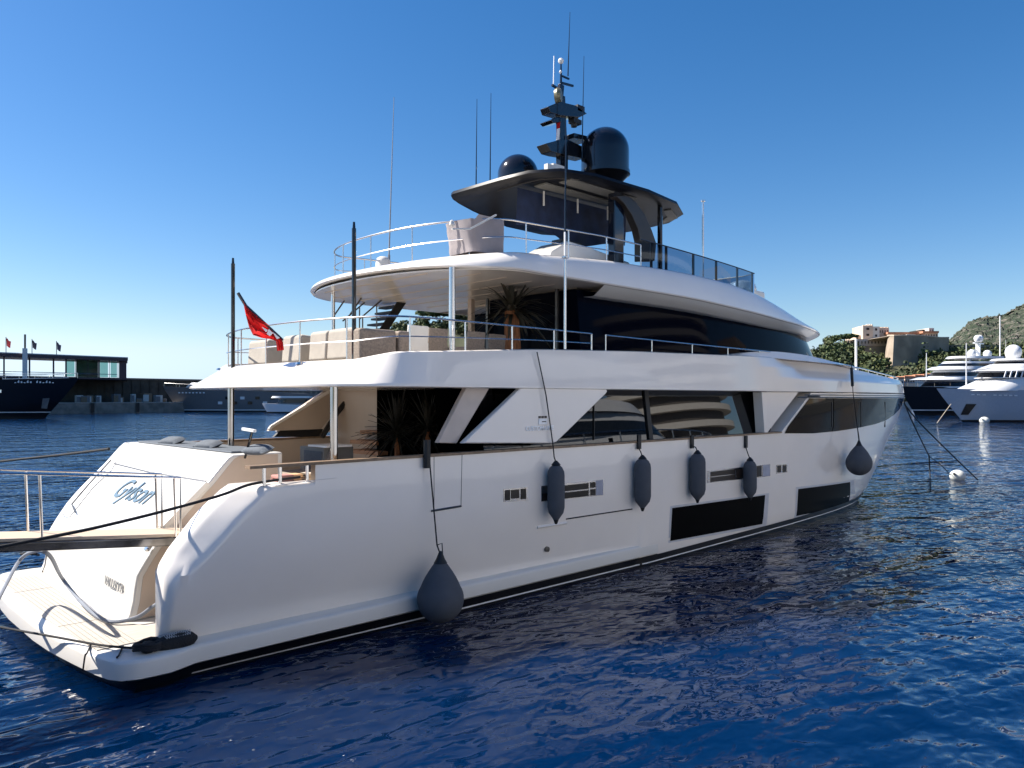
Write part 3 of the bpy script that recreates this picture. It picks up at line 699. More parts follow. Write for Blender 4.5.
# brown edge with slots on the aft-starboard rim
mb = MB(); rim = [PZ(*p, HTZ) for p in ((497, 190), (520, 183), (540, 178), (558, 177), (580, 178))]
mb.grid([[p+Vector((0, 0, -.05)) for p in rim], [p+Vector((-.03, -.03, .11)) for p in rim]]); mb.build('rim_panel', BRNM, HT)
# underside ceiling, light strips and awning
mb = MB(); mb.prism([(10.7, -2.35, HTZ-.035), (13.3, -2.35, HTZ-.035), (12.9, -1.95, HTZ-.035), (10.7, -1.95, HTZ-.035)], (0, 0, -.03)); mb.build('ceiling_panel', mat('pale_grey_panel', (.16, .155, .14), .6), HT)
mb = MB(); mb.prism([(10.5, -1.7, HTZ-.035), (13.0, -1.7, HTZ-.035), (13.2, -1.45, HTZ-.035), (10.5, -1.3, HTZ-.035)], (0, 0, -.04)); mb.build('ceiling_panel', MATS['pale_grey_panel'], HT)
mb = MB(); mb.prism([(14.9, -2.35, HTZ-.035), (15.9, -1.9, HTZ-.035), (16.2, -1.2, HTZ-.035), (16.0, -1.2, HTZ-.035), (15.6, -1.75, HTZ-.035), (14.9, -2.1, HTZ-.035)], (0, 0, -.03)); mb.build('ceiling_panel', MATS['pale_grey_panel'], HT)
for x, y in ((11.0, -1.15), (12.2, -1.25), (13.4, -1.3), (14.9, -1.4)):
    mb = MB(); mb.tube([(x, y, HTZ-.05), (x, y, HTZ-.42)], .025, 6); mb.build('hanging_strap', GELW, HT)
# canvas hanging between the posts
mb = MB(); rows = []
for i in range(25):
    t = i/24; x = lerp(10.2, 14.4, t); y = lerp(-1.0, -1.15, t); row = []
    for k in range(9):
        s = k/8; z = lerp(HTZ-.08, HTZ-1.0+.08*math.sin(t*9)-.15*math.sin(math.pi*t), s); row.append((x, y+.05*math.sin(t*30+s*2)*s, z))
    rows.append(row)
mb.grid(rows); mb.build('canvas_screen', NAVYF, HT)
# legs
def leg(p0, p1, w, d, m=BLKN, nm='hardtop_leg'):
    mb = MB(); mb.bar(p0, p1, w, d, (0, 1, 0)); return mb.build(nm, m, Y, bevel=.03)
q = PY(616, 255, -2.25); leg((q.x, -2.25, 6.86), (q.x, -2.25, HTZ), .40, .22); leg((q.x, 2.25, 6.86), (q.x, 2.25, HTZ), .40, .22)
A_ = [PY(*p, -2.5) for p in ((616, 196), (624, 203), (632, 215), (638, 229), (641, 242), (641, 261))]; B_ = [PY(*p, -2.5) for p in ((655, 261), (656.5, 243), (652, 230), (645, 214), (637, 203), (628, 195))]
mb = MB(); mb.prism(A_+B_, (0, .22, 0)); mb.build('curved_arch', BRNM, Y, bevel=.02)
q = PY(660, 262, -2.3); mb = MB(); mb.tube([(q.x, -2.3, 6.9), (q.x, -2.3, HTZ)], .07, 8); mb.build('hardtop_post', BLK, Y)
# domes
def dome(px, pyt, pyb, rpx, YY, name='satellite_dome', base=True):
    c = PY(px, pyb, YY); t = PY(px, pyt, YY); dep = (c-CAM).dot(Vector((U[1], N[1], 0))); r = rpx/F*dep
    h = t.z-c.z; prof = [(.05, h)]
    for i in range(1, 11):
        a = i/10*math.pi/2; prof.append((r*math.sin(a), h-r+r*math.cos(a)))
    prof += [(r, 0.0), (r*1.04, 0), (r*1.04, -.09), (r*.98, -.10), (r*.62, -.36), (r*.5, -.36)]
    mb = MB(); mb.lathe(prof[::-1], (t.x, YY, c.z), 36); return mb.build(name, BLK, Y, sharp=45), (t.x, YY, c.z), r
D1, c1, r1 = dome(605, 128, 172, 24, -1.55)
mb = MB(); mb.tube([(c1[0], c1[1], HTZ+.2), (c1[0], c1[1], c1[2]-.3)], .25, 12); mb.build('dome_foot', BLKM, D1)
D2, c2, r2 = dome(518, 155, 183, 20.5, .3)
mb = MB(); mb.tube([(c2[0], c2[1], HTZ+.15), (c2[0], c2[1], c2[2]-.3)], .25, 12); mb.build('dome_foot', BLKM, D2)
# mast
MY = -1.0
def mp(px, py, y=MY): return PY(px, py, y)
mb = MB()
base = mp(562, 168); topm = mp(559, 96)
mb.bar((base.x, MY, HTZ+.2), mp(562, 140), .30, .16, (0, 1, 0)); mb.bar(mp(562, 142), mp(560, 96), .26, .14, (0, 1, 0)); mb.bar(mp(560, 97), mp(561, 85), .16, .1, (0, 1, 0)); mb.tube([mp(561, 86), mp(561, 62)], [.035, .02], 8)
MA = mb.build('radar_mast', BLK, Y, bevel=.02)
def platf(pts, th, name='mast_platform', w=.5):
    mb = MB(); P = [mp(*p) for p in pts]; a = [p+Vector((0, -w/2, 0)) for p in P]; mb.prism(a, (0, w, 0)); return mb.build(name, BLK, MA, bevel=.015)
platf([(541, 145), (556, 141), (563, 141), (580, 149), (580, 160), (565, 157), (553, 155), (546, 153)], .1, w=.35)
platf([(544, 108), (556, 103), (572, 107), (583, 115), (575, 119), (556, 117), (546, 114)], .1, w=.3)
platf([(545, 122), (551, 119), (556, 120), (556, 124), (548, 125)], .1, w=.4)
platf([(567, 135), (584, 139), (584, 143), (567, 140)], .1, 'open_array_radar', w=.5)
mb = MB(); p = mp(575, 122); mb.box(p, (.32, .2, .12)); mb.tube([mp(574, 118), mp(574, 127)], [.12, .08], 10); mb.box(mp(577, 110), (.28, .3, .16)); mb.build('camera_pod', BLKM, MA)
mb = MB(); q = mp(554.5, 96); mb.lathe([(.03, 0), (.17, .02), (.2, .1), (.17, .18), (.03, .2)], q, 16, Matrix.Rotation(R(90), 3, 'X') @ Matrix.Rotation(R(30), 3, 'Y')); mb.build('search_light', mat('khaki_metal', (.22, .20, .13), .4, metal=.5), MA)
mb = MB(); mb.lathe([(.01, -.08), (.06, -.05), (.08, 0), (.06, .05), (.01, .08)], mp(561, 61), 14); mb.lathe([(.01, -.05), (.045, 0), (.01, .05)], mp(560.5, 72), 10); mb.build('top_light', WHT, MA)
mb = MB(); mb.bar(mp(552, 85), mp(560, 90), .05, .05); mb.bar(mp(562, 83), mp(573, 86), .05, .05); mb.bar(mp(562, 76), mp(569, 79), .04, .04); mb.build('cross_arm', BLK, MA)
mb = MB(); mb.prism([mp(*p, MY-.12) for p in ((557, 119), (561, 118), (560, 126), (559, 139), (556.5, 139), (557, 128))], (0, .015, 0)); fl = mb.build('courtesy_pennant', RED, None)
tag(fl, 'small red and white courtesy pennant hanging beside the black radar mast', 'flag')
mb = MB(); mb.prism([mp(*p, MY-.13) for p in ((557.2, 129), (560, 128), (559, 140), (556.5, 140))], (0, .012, 0)); mb.build('white_half', WHT, fl)
mb = MB(); mb.tube([mp(553.5, 84), mp(554, 56)], [.015, .012], 6); mb.build('whip_antenna', WHT, MA)
for px, t_, b_2, YY in ((569, 12, 76, -1.0), (583, 56, 158, -1.6), (391, 97, 248, None), (477, 99, 192, .2), (491, 93, 187, -.3)):
    if YY is None: q0, q1 = PY(389, 255, .2), PY(394, 97, .2)
    else: q0, q1 = PY(px-1, b_2, YY), PY(px+(1 if px > 560 else 0), t_, YY)
    mb = MB(); mb.tube([q0, q1], [.018, .006], 6)
    if YY is None: q0 = Vector((q0.x, q0.y, q0.z)); mb.tube([(q0.x, q0.y, 6.9), q0], .03, 8)
    mb.build('whip_antenna', BLK if YY is not None else mat('grey_fibreglass', (.2, .22, .25), .4), Y)
mb = MB(); q = PY(703, 272, -2.6); t_ = PY(703, 202, -2.6); mb.tube([(q.x, q.y, 6.9), t_], .03, 8); mb.lathe([(.02, 0), (.07, .01), (.07, .05), (.02, .06)], t_, 12); mb.build('light_pole', STEEL, Y)
mb = MB(); q = PY(549, 168, -1.9); mb.box(q, (.22, .12, .16)); mb.box(PY(556, 168, -1.7), (.4, .2, .12)); mb.build('horn', GELW, HT)
# jackstaff light at the bow
mb = MB(); q = PY(856, 367, -1.5); mb.tube([(q.x, q.y, 4.8), PY(856, 339, -1.5)], .05, 8); mb.build('bow_staff', WHT, Y)
# liferaft / white domes on sundeck aft
mb = MB(); q = PY(383, 262, .2); mb.lathe([(.17, -.3), (.17, .02), (.14, .08), (.08, .12), (.02, .13)], (q.x, q.y, q.z), 20); mb.build('white_antenna_dome', GELW, Y)
mb = MB(); q0 = PY(562, 247, -2.0); mb.prism([(q0.x-.6, -2.2, 6.86), (q0.x+3.0, -2.1, 6.86), (q0.x+2.6, -2.1, 7.62), (q0.x+.9, -2.1, 7.80), (q0.x+.15, -2.1, 7.84), (q0.x-.5, -2.1, 7.5)], (0, 1.0, 0)); mb.build('sundeck_console', GELW, Y, bevel=.06)
mb = MB(); mb.box((q0.x+.5, -1.72, 7.87), (.8, .3, .08)); mb.build('console_cover', BLKM, Y)
mb = MB(); q0 = PY(742, 279, -1.6); mb.box((q0.x, -1.6, 7.36), (1.5, .9, .42)); mb.lathe([(.1, 0), (.5, .02), (.4, .3), (.05, .4)], (q0.x-.2, -1.7, 7.5), 16); mb.build('forward_console', GELW, Y, bevel=.08)

# =================================================================== THINGS ON BOARD
def copy_tree(o, delta, label=None, parent=None):
    c = o.copy(); S.collection.objects.link(c)
    if parent is None: c.location = Vector(o.location)+Vector(delta)
    else: c.parent = parent
    if label: c['label'] = label
    for ch in [x for x in S.objects if x.parent == o]: copy_tree(ch, delta, None, c)
    return c
# fenders
def long_fender(px, yt, yb, rpx, label, ropetop):
    t = onhull(px, yt, .22); bt = onhull(px, yb, .22); dep = (t-CAM).dot(Vector((U[1], N[1], 0))); r = rpx/F*dep
    g = thing('fender', label, 'fender', (t.x, t.y, bt.z), 'long slate fenders hanging along the hull')
    h = t.z-bt.z; mb = MB()
    mb.lathe([(.03, 0), (.05, .03), (r*.5, .09), (r*.85, .18), (r, .30), (r, h-.26), (r*.94, h-.17), (r*.72, h-.09), (r*.4, h-.04), (.05, h-.03), (.03, h)], (t.x, t.y, bt.z), 22)
    mb.build('fender_body', FEND, g, sharp=60)
    for z0, z1 in ((-.05, .10), (h-.12, h+.05)):
        mb = MB(); mb.lathe([(.025, z0), (.06 if z0 < 0 else .1, (z0+z1)/2), (.025, z1)] if z0 > 0 else [(.025, z0), (.08, z1), (.03, z1+.02)], (t.x, t.y, bt.z), 12); mb.build('end_cap', BLKM, g)
    mb = MB(); mb.tube([(t.x, t.y, bt.z+h), (t.x+.01, t.y+.06, bt.z+h+.12)] + [Vector(p) for p in ropetop], .014, 6); mb.build('fender_rope', ROPE, g)
    return g
def up(px, py, Yv): return PY(px, py, Yv)
long_fender(556, 463, 521, 8.7, 'slate blue long fender hanging on a thin line from the upper deck', [up(553, 445, -3.72), up(546, 395, -3.74), up(537, 352, -3.72)])
long_fender(642.5, 457, 509, 8.5, 'slate blue long fender hanging below the window post, second long fender from the stern', [up(638, 447, -3.73), up(638, 443, -3.69)])
long_fender(697.5, 452, 501, 8, 'slate blue long fender just above the left part of the aft black hull window', [up(692, 446, -3.72), up(691, 441, -3.69)])
long_fender(750, 459, 499, 6.6, 'slate blue long fender overlapping the top right corner of the aft black hull window', [up(746, 448, -3.72), up(745, 440, -3.69)])
def ball_fender(px, yt, yb, rpx, label, pts, off=.42):
    t = onhull(px, yt, off); bt = onhull(px, yb, off); dep = (t-CAM).dot(Vector((U[1], N[1], 0))); r = rpx/F*dep; h = t.z-bt.z
    g = thing('ball_fender', label, 'fender', (t.x, t.y, bt.z), 'round slate fenders hanging on the hull')
    al = math.asin(min(.95, r/(h-r))); zt_ = r+r*math.sin(al); rt_ = r*math.cos(al); prof = [(.03, h-.03)]
    for i in range(1, 6): u = i/6; prof.append((lerp(.05, rt_, u)*(1+.10*math.sin(math.pi*u)), lerp(h-.05, zt_, u)))
    for i in range(0, 15):
        a = (math.pi/2-al)+(math.pi/2+al)*i/14; prof.append((max(.02, r*math.sin(a)), r+r*math.cos(a)))
    mb = MB(); mb.lathe(prof[::-1], (t.x, t.y, bt.z), 28); mb.build('fender_body', FEND, g, sharp=60)
    mb = MB(); mb.lathe([(.12, h-.14), (.08, h-.07), (.04, h+.03), (.02, h+.07)][::-1], (t.x, t.y, bt.z), 14); mb.build('end_cap', BLKM, g)
    mb = MB(); mb.tube([(t.x, t.y, bt.z+h)] + pts, .014, 6); mb.tube([(t.x+.05, t.y, bt.z+h), (t.x+.05, t.y+.02, bt.z+h+.2), pts[0]+Vector((.02, 0, 0))], .010, 6); mb.build('fender_rope', ROPE, g)
    return g
g1 = ball_fender(440.5, 555, 618, 23.5, 'big round slate blue fender hanging low by the stern from a long black rope', [up(437, 545, -3.9), up(433, 500, -3.78), up(429.5, 460, -3.74)], .46)
mb = MB(); mb.tube([PY(427, 468, -3.72), PY(427, 440, -3.72)], .065, 10); mb.build('rope_sleeve', BLKM, g1)
g2 = ball_fender(859, 442, 475, 12.5, 'round dark grey fender hanging near the bow below the wrap-around window', [up(857, 425, -3.95), up(853, 392, -3.9), up(851, 362, -3.6)], .5)
mb = MB(); mb.tube([up(851.5, 368, -3.68), up(852.5, 386, -3.78)], .05, 8); mb.build('rope_sleeve', BLKM, g2)
for px in (638, 691, 745):
    a = PY(px, 441, -3.66); mb = MB(); mb.box((a.x, -3.69, a.z-.02), (.13, .05, .34)); o = mb.build('leather_strap', BLKM, Y, bevel=.01)

# ensign
g = thing('ensign_flag', 'red ensign drooping from a raked staff on the aft upper deck rail', 'flag', (3.6, .5, 4.7))
st0 = PX(238, 294, 3.0); st1 = PX(279, 352, 4.3)
XF = 4.0
def pf(x, y, k=0.): 
    t = (x-238)/(300-238); p = PX(x, y, 3.25+.9*t+k); return p
mb = MB(); mb.tube([pf(238, 293), pf(246, 306), pf(283, 340)], [.03, .03, .02], 8)
mb.build('staff', STEELD, g)
outer = [(243, 300), (250, 309), (258, 317), (266, 323), (273, 329), (279, 336), (283, 342), (284, 350)]
inner = [(243, 302), (246, 316), (249, 327), (253, 335), (262, 338), (270, 339), (276, 341), (277, 351)]
mb = MB(); rows = []
for (a, b) in zip(outer, inner):
    row = []
    for k in range(9):
        t = k/8; row.append(pf(lerp(a[0], b[0], t), lerp(a[1], b[1], t), .07*math.sin(t*9+a[1]*.25)))
    rows.append(row)
mb.grid(rows); mb.build('cloth', RED, g, sharp=80)
mb = MB(); 
for pts in (((262, 327), (268, 330), (266, 332)), ((269, 329), (273, 333), (270, 336), (267, 334)), ((273, 332), (280, 338), (277, 339))):
    mb.prism([pf(*p, -.09) for p in pts], (-.006, 0, 0))
mb.build('white_emblem', WHT, g)

# gangway
g = thing('gangway', 'teak and steel passerelle with tubular rails reaching the stern from the quay', 'gangway', (1.2, -2.2, 1.7))
GA = PY(192, 536, -2.55); zA = 1.72
def gp(X, side, up_=0): # sloping up towards the quay
    return Vector((X, -2.62 if side else -1.86, 1.87+(1.6-X)*.095+up_))
mb = MB(); mb.prism([gp(1.85, 1, .0), gp(-4.2, 1, .0), gp(-4.2, 0, .0), gp(1.85, 0, .0)], (0, 0, .035)); mb.build('teak_walkway', mat('gangway_teak', (.50, .38, .27), .6, col2=(.58, .46, .34), scale=14, stretch=(.3, 4, 1)), g)
for s in (0, 1):
    mb = MB(); a, b = gp(1.5, s, -.075), gp(-4.2, s, -.075); mb.bar(a, b, .05, .13); mb.build('side_beam', mat('mirror_dark_steel', (.16, .155, .15), .12, metal=1, var=.5, scale=2.), g, bevel=.02, seg=3)
    mb = MB(); mb.tube([gp(1.35, s, .04), gp(1.35, s, .89), gp(-4.0, s, .92)], .018, 8)
    mb.build('handrail', STEEL, g)
    for X in (1.28, -.5, -2.6):
        mb = MB(); mb.tube([gp(X, s, 0), gp(X-.03, s, .89)], .018, 8); mb.build('stanchion', STEEL, g)
mb = MB(); mb.box((1.85, -2.24, 1.80), (.55, 1.1, .10)); mb.build('landing_plate', GELW, g, bevel=.02)

# ropes
def rope(name, pts, r, m, label, cat='rope'):
    P = [Vector(p) for p in pts]; out = []
    for i in range(len(P)-1):
        p0 = P[max(i-1, 0)]; p1 = P[i]; p2 = P[i+1]; p3 = P[min(i+2, len(P)-1)]
        for k in range(8):
            t = k/8; out.append(.5*((2*p1)+(p2-p0)*t+(2*p0-5*p1+4*p2-p3)*t*t+(3*p1-p0-3*p2+p3)*t**3))
    out.append(P[-1]); mb = MB(); mb.tube(out, r, 8); return tag(mb.build(name, m), label, cat)
rope('mooring_rope', [(-6, -4.4, 1.9), PY(0, 547, -3.9), PY(120, 522, -3.75), PY(215, 497, -3.55), PY(252, 484, -3.5), PY(300, 477, -3.45)], .022, ROPE, 'taut black mooring rope running from the starboard quarter across the transom to the quay')
rope('mooring_rope', [PY(-30, 466, 12), PY(0, 461.5, 9.5), PY(60, 455, 6.2), PY(109, 449, 3.7)], .03, ROPE, 'black mooring rope leading left from the port corner of the stern over open water')
rope('power_cable', [PZ(-12, 620, 1.3), PZ(2, 592, 1.1), PZ(20, 560, 1.25), PY(36, 551, -1.2), PY(50, 556, -1.3), PZ(62, 578, .85), PZ(85, 606, .62), PZ(108, 621, .56), PZ(135, 618, .6), PZ(152, 607, .72), PZ(160, 602, .85)], .03, ROPEG, 'grey shore cable looping under the gangway and drooping over the swim platform', 'cable')
rope('mooring_rope', [PZ(-30, 620, .3), PZ(0, 627, .42), PZ(50, 636, .54), PZ(100, 645, .55), PZ(132, 648, .55)], .018, ROPE, 'thin black line lying along the aft edge of the swim platform')
g = thing('rope_coil', 'black netted rope bundle lying on the starboard corner of the swim platform', 'rope', PZ(160, 645, .5))
mb = MB(); a, b = PZ(140, 649, .57), PZ(197, 637, .57); d = (b-a)
pr = []
for i in range(13): t = i/12; pr.append(a+d*t)
mb.tube(pr, [.03, .09, .09, .06, .09, .11, .12, .13, .135, .13, .12, .09, .03], 12)
o = mb.build('net_sleeve', mat('black_net', (.012, .012, .014), .7, bump=1., bscale=45), g)
mb = MB()
for i in range(22):
    t = .42+.45*(i//2)/11; p = a+d*t; s = 1 if i % 2 else -1
    mb.tube([p+Vector((0, -.09, .09)), p+Vector((.03*s, -.01, .135)), p+Vector((.06*s, .08, .10))], .006, 4)
mb.build('white_thread', mat('net_thread', (.4, .4, .4), .8), o)
mb = MB()
for k in range(3):
    c = a+d*.12+Vector((0, 0, .03*k)); mb.tube([c+Vector((.17*math.cos(t*.5), .15*math.sin(t*.5), .02*math.sin(t))) for t in range(14)], .025, 6)
mb.build('rope_turns', ROPE, g)
for (p, lab) in (((85, 656), 'black lashing looped over the aft edge of the swim platform, left one of two'), ((117, 658), 'black lashing looped over the aft edge of the swim platform beside the rope bundle')):
    q = PZ(p[0]+6, p[1]-12, .51); q2 = PZ(p[0]+2, p[1]-3, .53); q3 = PZ(p[0]-2, p[1]+14, .24)
    if p[0] > 100: q3 = PZ(p[0]+7, p[1]+6, .36)
    rope('lashing', [q, q2, q2+Vector((-.03, -.02, -.03)), q3], .012, ROPE, lab)
# port cleat rope bundle
rope('rope_coil', [PZ(30, 556, .62)+Vector((.16*math.cos(t), .16*math.sin(t), .02*t)) for t in range(9)], .03, ROPE, 'small black rope coil on the port corner of the swim platform')

# transom sunpad pillows
def pillow(c, sx, sy, sz, rz, label, group, m=GREYF, name='pillow', tilt=0., cat='pillow'):
    mb = MB(); n = 8; rows = []
    for side in (1, -1):
        rows = []
        for i in range(n+1):
            u = -1+2*i/n; row = []
            for j in range(n+1):
                v = -1+2*j/n; e = (1-u**4)*(1-v**4); row.append((u*sx/2*(1-.06*v*v), v*sy/2*(1-.06*u*u), side*sz/2*e**.5))
            rows.append(row)
        mb.grid(rows)
    Mx = Matrix.Rotation(rz, 4, 'Z') @ Matrix.Rotation(tilt, 4, 'Y')
    mb.v = [tuple(Mx @ Vector(v) + Vector(c)) for v in mb.v]
    return tag(mb.build(name, m, sharp=80, loc=c), label, cat, group)
mb = MB(); mb.box((3.05, .8, 3.05), (.8, 4.6, .04)); tag(mb.build('sunpad_mattress', GREYF, bevel=.03), 'dark grey sunpad mattress on top of the transom block', 'mattress')
for px, py, lab in ((197, 446, 'dark grey pillow on the sunpad, left of the steel post'), (232, 452, 'dark grey pillow on the sunpad at the foot of the steel post'), (165, 442, 'dark grey pillow farthest to port on the sunpad')):
    p = PZ(px, py, 3.1); pillow((max(p.x, 2.85), p.y, 3.12), .32, .62, .13, .2, lab, 'grey pillows on the sunpad', tilt=R(-18))
# reading lamp / shower pole
g = thing('deck_lamp', 'thin black pole with a small white head standing at the aft end of the cockpit', 'lamp', PX(245, 456, 2.75))
mb = MB(); mb.tube([PX(245, 458, 2.75), PX(252, 432, 2.75)], .022, 8); mb.build('pole', BLK, g)
mb = MB(); mb.bar(PX(243, 429, 2.75), PX(255, 431, 2.75), .06, .05); mb.build('lamp_head', WHT, g, bevel=.01)
# cockpit table and cabinet
g = thing('bar_cabinet', 'grey cabinet with a dark front and white top in the cockpit', 'cabinet', (5.2, -.6, 1.9))
c = PX(318, 456, 5.0)
mb = MB(); mb.box((5.2, c.y, 2.45), (.7, .95, 1.1)); mb.build('body', mat('mid_grey_panel', (.17, .17, .165), .5), g, bevel=.02)
mb = MB(); mb.box((4.84, c.y-.08, 2.6), (.02, .7, .65)); mb.build('door', MATS['grey_fabric'], g)
mb = MB(); mb.box((5.1, c.y-.3, 3.03), (.6, .7, .04)); mb.build('tray', WHT, g)
c = PX(292, 466, 4.3)
mb = MB(); mb.box((4.5, c.y, 2.3), (.9, .8, .5)); mb.box((4.95, c.y, 2.6), (.18, .8, .75), M=Matrix.Rotation(R(15), 3, 'Y')); tag(mb.build('cockpit_armchair', TAUPE, bevel=.08, seg=3), 'low taupe armchair in the cockpit beside the grey cabinet', 'armchair')
# items behind the open rail
for px, pz_, col, lab, nm, cat in ((283, 470, (.40, .20, .17), 'folded reddish brown towel behind the open rail', 'folded_towel', 'towel'), (297, 470, (.62, .38, .20), 'folded orange tan towel behind the open rail', 'folded_towel', 'towel'), (306, 471, (.60, .50, .38), 'folded cream towel behind the open rail', 'folded_towel', 'towel'), (318, 473, (.02, .02, .02), 'black shoes behind the open rail by the steel post', 'shoes', 'shoes')):
    p = PY(px, pz_, -3.25); mb = MB()
    for k in range(3): mb.box((p.x+.01*k, -3.2, 2.62+.065*k), (.34-.03*k, .26, .06))
    tag(mb.build(nm, mat(nm+str(px), col, .85, bump=.3), bevel=.02), lab, cat)
mb = MB(); mb.box((2.7, -3.2, 2.56), (1.5, .34, .05)); mb.build('step_ledge', TEAKB, Y)
# yucca on main deck
def spiky(name, label, base, trunk_h, fr_len, n, m_leaf, group=None, r=.06, fan=1.0, droop=1.0, seed=1, wdt=.035):
    rnd = random.Random(seed); g = thing(name, label, 'plant', base, group)
    mb = MB(); mb.tube([Vector(base)+Vector((0, 0, -.02)), Vector(base)+Vector((.01, 0, trunk_h*.5)), Vector(base)+Vector((0, .01, trunk_h))], [r*1.25, r, r*.85], 12); mb.build('trunk', BARK, g)
    mb = MB(); c = Vector(base)+Vector((0, 0, trunk_h))
    for i in range(n):
        az = rnd.uniform(0, 2*math.pi); el = rnd.uniform(-.5*fan, 1.45); L = fr_len*rnd.uniform(.7, 1.05)
        d = Vector((math.cos(az)*math.cos(el), math.sin(az)*math.cos(el), math.sin(el))); side = d.cross(Vector((0, 0, 1))).normalized()
        p = c + Vector((0, 0, rnd.uniform(-.12, .1))); rows = []
        for k in range(7):
            t = k/6; q = p + d*L*t + Vector((0, 0, -droop*L*.42*t*t*math.cos(el)))
            ww = wdt*(1-t)**.6*(.5+1.2*min(t*3, 1))/1.5+.002
            rows.append([q-side*ww, q+Vector((0, 0, -.008)), q+side*ww])
        mb.grid(rows)
    mb.build('fronds', m_leaf, g, fixn=False, sharp=80)
    mb = MB(); mb.lathe([(.2, -.0), (.26, .42), (.24, .42), (.2, .38), (.02, .38)], (base[0], base[1], base[2]-.40), 20); mb.build('planter', TAUPE, g); return g
b_ = PX(398, 452, 6.9); spiky('potted_yucca', 'dark spiky potted yucca at the edge of the black saloon doors', (6.6, PX(397, 452, 6.6).y, 2.35), .9, 1.0, 110, LEAF, droop=.7, seed=3, wdt=.03)
spiky('potted_yucca', 'dark bushy potted yucca half hidden in front of the black saloon glass', (6.9, PX(428, 452, 6.9).y, 2.35), 1.0, .95, 90, LEAF, droop=.9, seed=5)
q = PY(512, 345, -1.9)
spiky('potted_palm', 'potted palm with an orange brown shaggy trunk standing on the upper deck', (q.x, -1.9, 4.75), 6.0-4.75, 1.15, 90, mat('palm_frond', (.035, .030, .018), .6, var=.4), r=.19, fan=.7, droop=1.3, seed=8, wdt=.05)

# upper deck furniture
def cushion_seat(px0, px1, ytop, ybot, X, label, grp='cream sofa cushions on the aft upper deck', m=CREAM):
    a, b = PX(px0, ybot, X), PX(px1, ybot, X); t = PX((px0+px1)/2, ytop+3, X)
    z0 = 4.75; h = t.z-z0; y0, y1 = a.y, b.y; cy = (y0+y1)/2; wy = abs(y1-y0)
    mb = MB(); mb.prism([(X, cy-wy/2, z0), (X+.04, cy-wy/2, z0+h*.95), (X+.10, cy-wy/2, z0+h), (X+.34, cy-wy/2, z0+h*.96), (X+.62, cy-wy/2, z0)], (0, wy, 0))
    return tag(mb.build('sofa_cushion', m, bevel=.05, seg=4, loc=(X, cy, z0)), label, 'cushion', grp)
cushion_seat(247, 266, 337, 352, 4.75, 'cream sofa cushion half behind the red ensign')
cushion_seat(281, 299, 332, 352, 4.75, 'cream sofa cushion just right of the red ensign')
cushion_seat(308, 325, 328, 350, 4.75, 'cream sofa cushion left of the wide one beside the black mast')
cushion_seat(326, 351, 325, 350, 4.75, 'widest cream sofa cushion beside the tall black mast')
for a_, b2, lab in ((352, 390, 'long taupe sofa back right of the tall black mast'), (391, 404, 'short taupe sofa end beside the white armchair')):
    p, q2 = PY(a_, 333, -2.2), PY(b2, 335, -2.2); mb = MB(); mb.box(((p.x+q2.x)/2, -2.2, 4.9), (q2.x-p.x-.03, .5, .8)); tag(mb.build('sofa', TAUPE, bevel=.06, seg=3), lab, 'sofa')
mb = MB(); mb.box((6.0, 1.2, 4.95), (.5, 2.0, .7)); tag(mb.build('sofa', MATS['grey_fabric'], bevel=.08, seg=3), 'dark sofa block behind the tall black mast on the upper deck', 'sofa')
def wicker(px, X_, yv, label, white=False):
    p = PY(px, 350, yv); g = thing('dining_chair', label, 'chair', (p.x, yv, 4.455), 'upper deck dining chairs')
    m = GELW if white else TAUPE
    mb = MB(); mb.box((p.x, yv, 4.89), (.5, .52, .10)); mb.build('seat', m, g, bevel=.02)
    mb = MB(); mb.box((p.x, yv-.24, 5.12), (.5, .06, .62), M=Matrix.Rotation(R(6), 3, 'X')); mb.build('backrest', m, g, bevel=.02)
    for sx in (-1, 1):
        mb = MB(); mb.box((p.x+sx*.25, yv, 4.98), (.04, .5, .24)); mb.build('armrest', m, g)
        for sy in (-1, 1): mb = MB(); mb.box((p.x+sx*.21, yv+sy*.21, 4.65), (.04, .04, .40)); mb.build('leg', m, g)
wicker(430, 0, -1.9, 'taupe wicker chair left of the upper deck steel post'); wicker(468, 0, -1.9, 'taupe wicker chair right of the upper deck steel post'); wicker(489, 0, -1.7, 'taupe wicker chair beside the potted palm')
wicker(410, 0, -2.1, 'white chair at the end of the taupe sofa', True)
g = thing('dining_table', 'low dark table between the wicker chairs on the upper deck', 'table', (8.2, -.6, 4.455))
mb = MB(); mb.box((8.3, -.5, 5.12), (2.6, 1.2, .05)); mb.build('tabletop', STEELD, g)
for x in (7.5, 9.1): mb = MB(); mb.box((x, -.5, 4.78), (.12, .5, .64)); mb.build('leg', STEELD, g)
# tarpaulin covered item on the sundeck corner
g = thing('covered_grill', 'wrinkled taupe tarpaulin cover tied over equipment at the sundeck corner', 'cover', PY(470, 246, -2.7))
c0, c1 = PY(462, 243, -2.45), PY(497, 246, -2.45); tz = PY(470, 213, -2.75).z
mb = MB(); rnd = random.Random(4); ringn = 28; rows = []
cx, cy = (c0.x+c1.x)/2, -2.35
for k in range(9):
    t = k/8; row = []
    for i in range(ringn):
        a = 2*math.pi*i/ringn; sx = (c1.x-c0.x)/2; sy = .45; cs, sn = math.cos(a), math.sin(a)
        x = sx*math.copysign(abs(cs)**.35, cs); y = sy*math.copysign(abs(sn)**.35, sn)
        k_ = 1+.03*math.sin(a*9+t*4)*t+.02*rnd.uniform(-1, 1); tilt = .12*(-cs)*0
        row.append((cx+x*k_*(.93+.1*t)-.05*t, cy+y*k_, lerp(7.0, tz-.12*(cs > .2)*0+(-.10 if cs < -.3 else 0), t)))
    row.append(row[0]); rows.append(row)
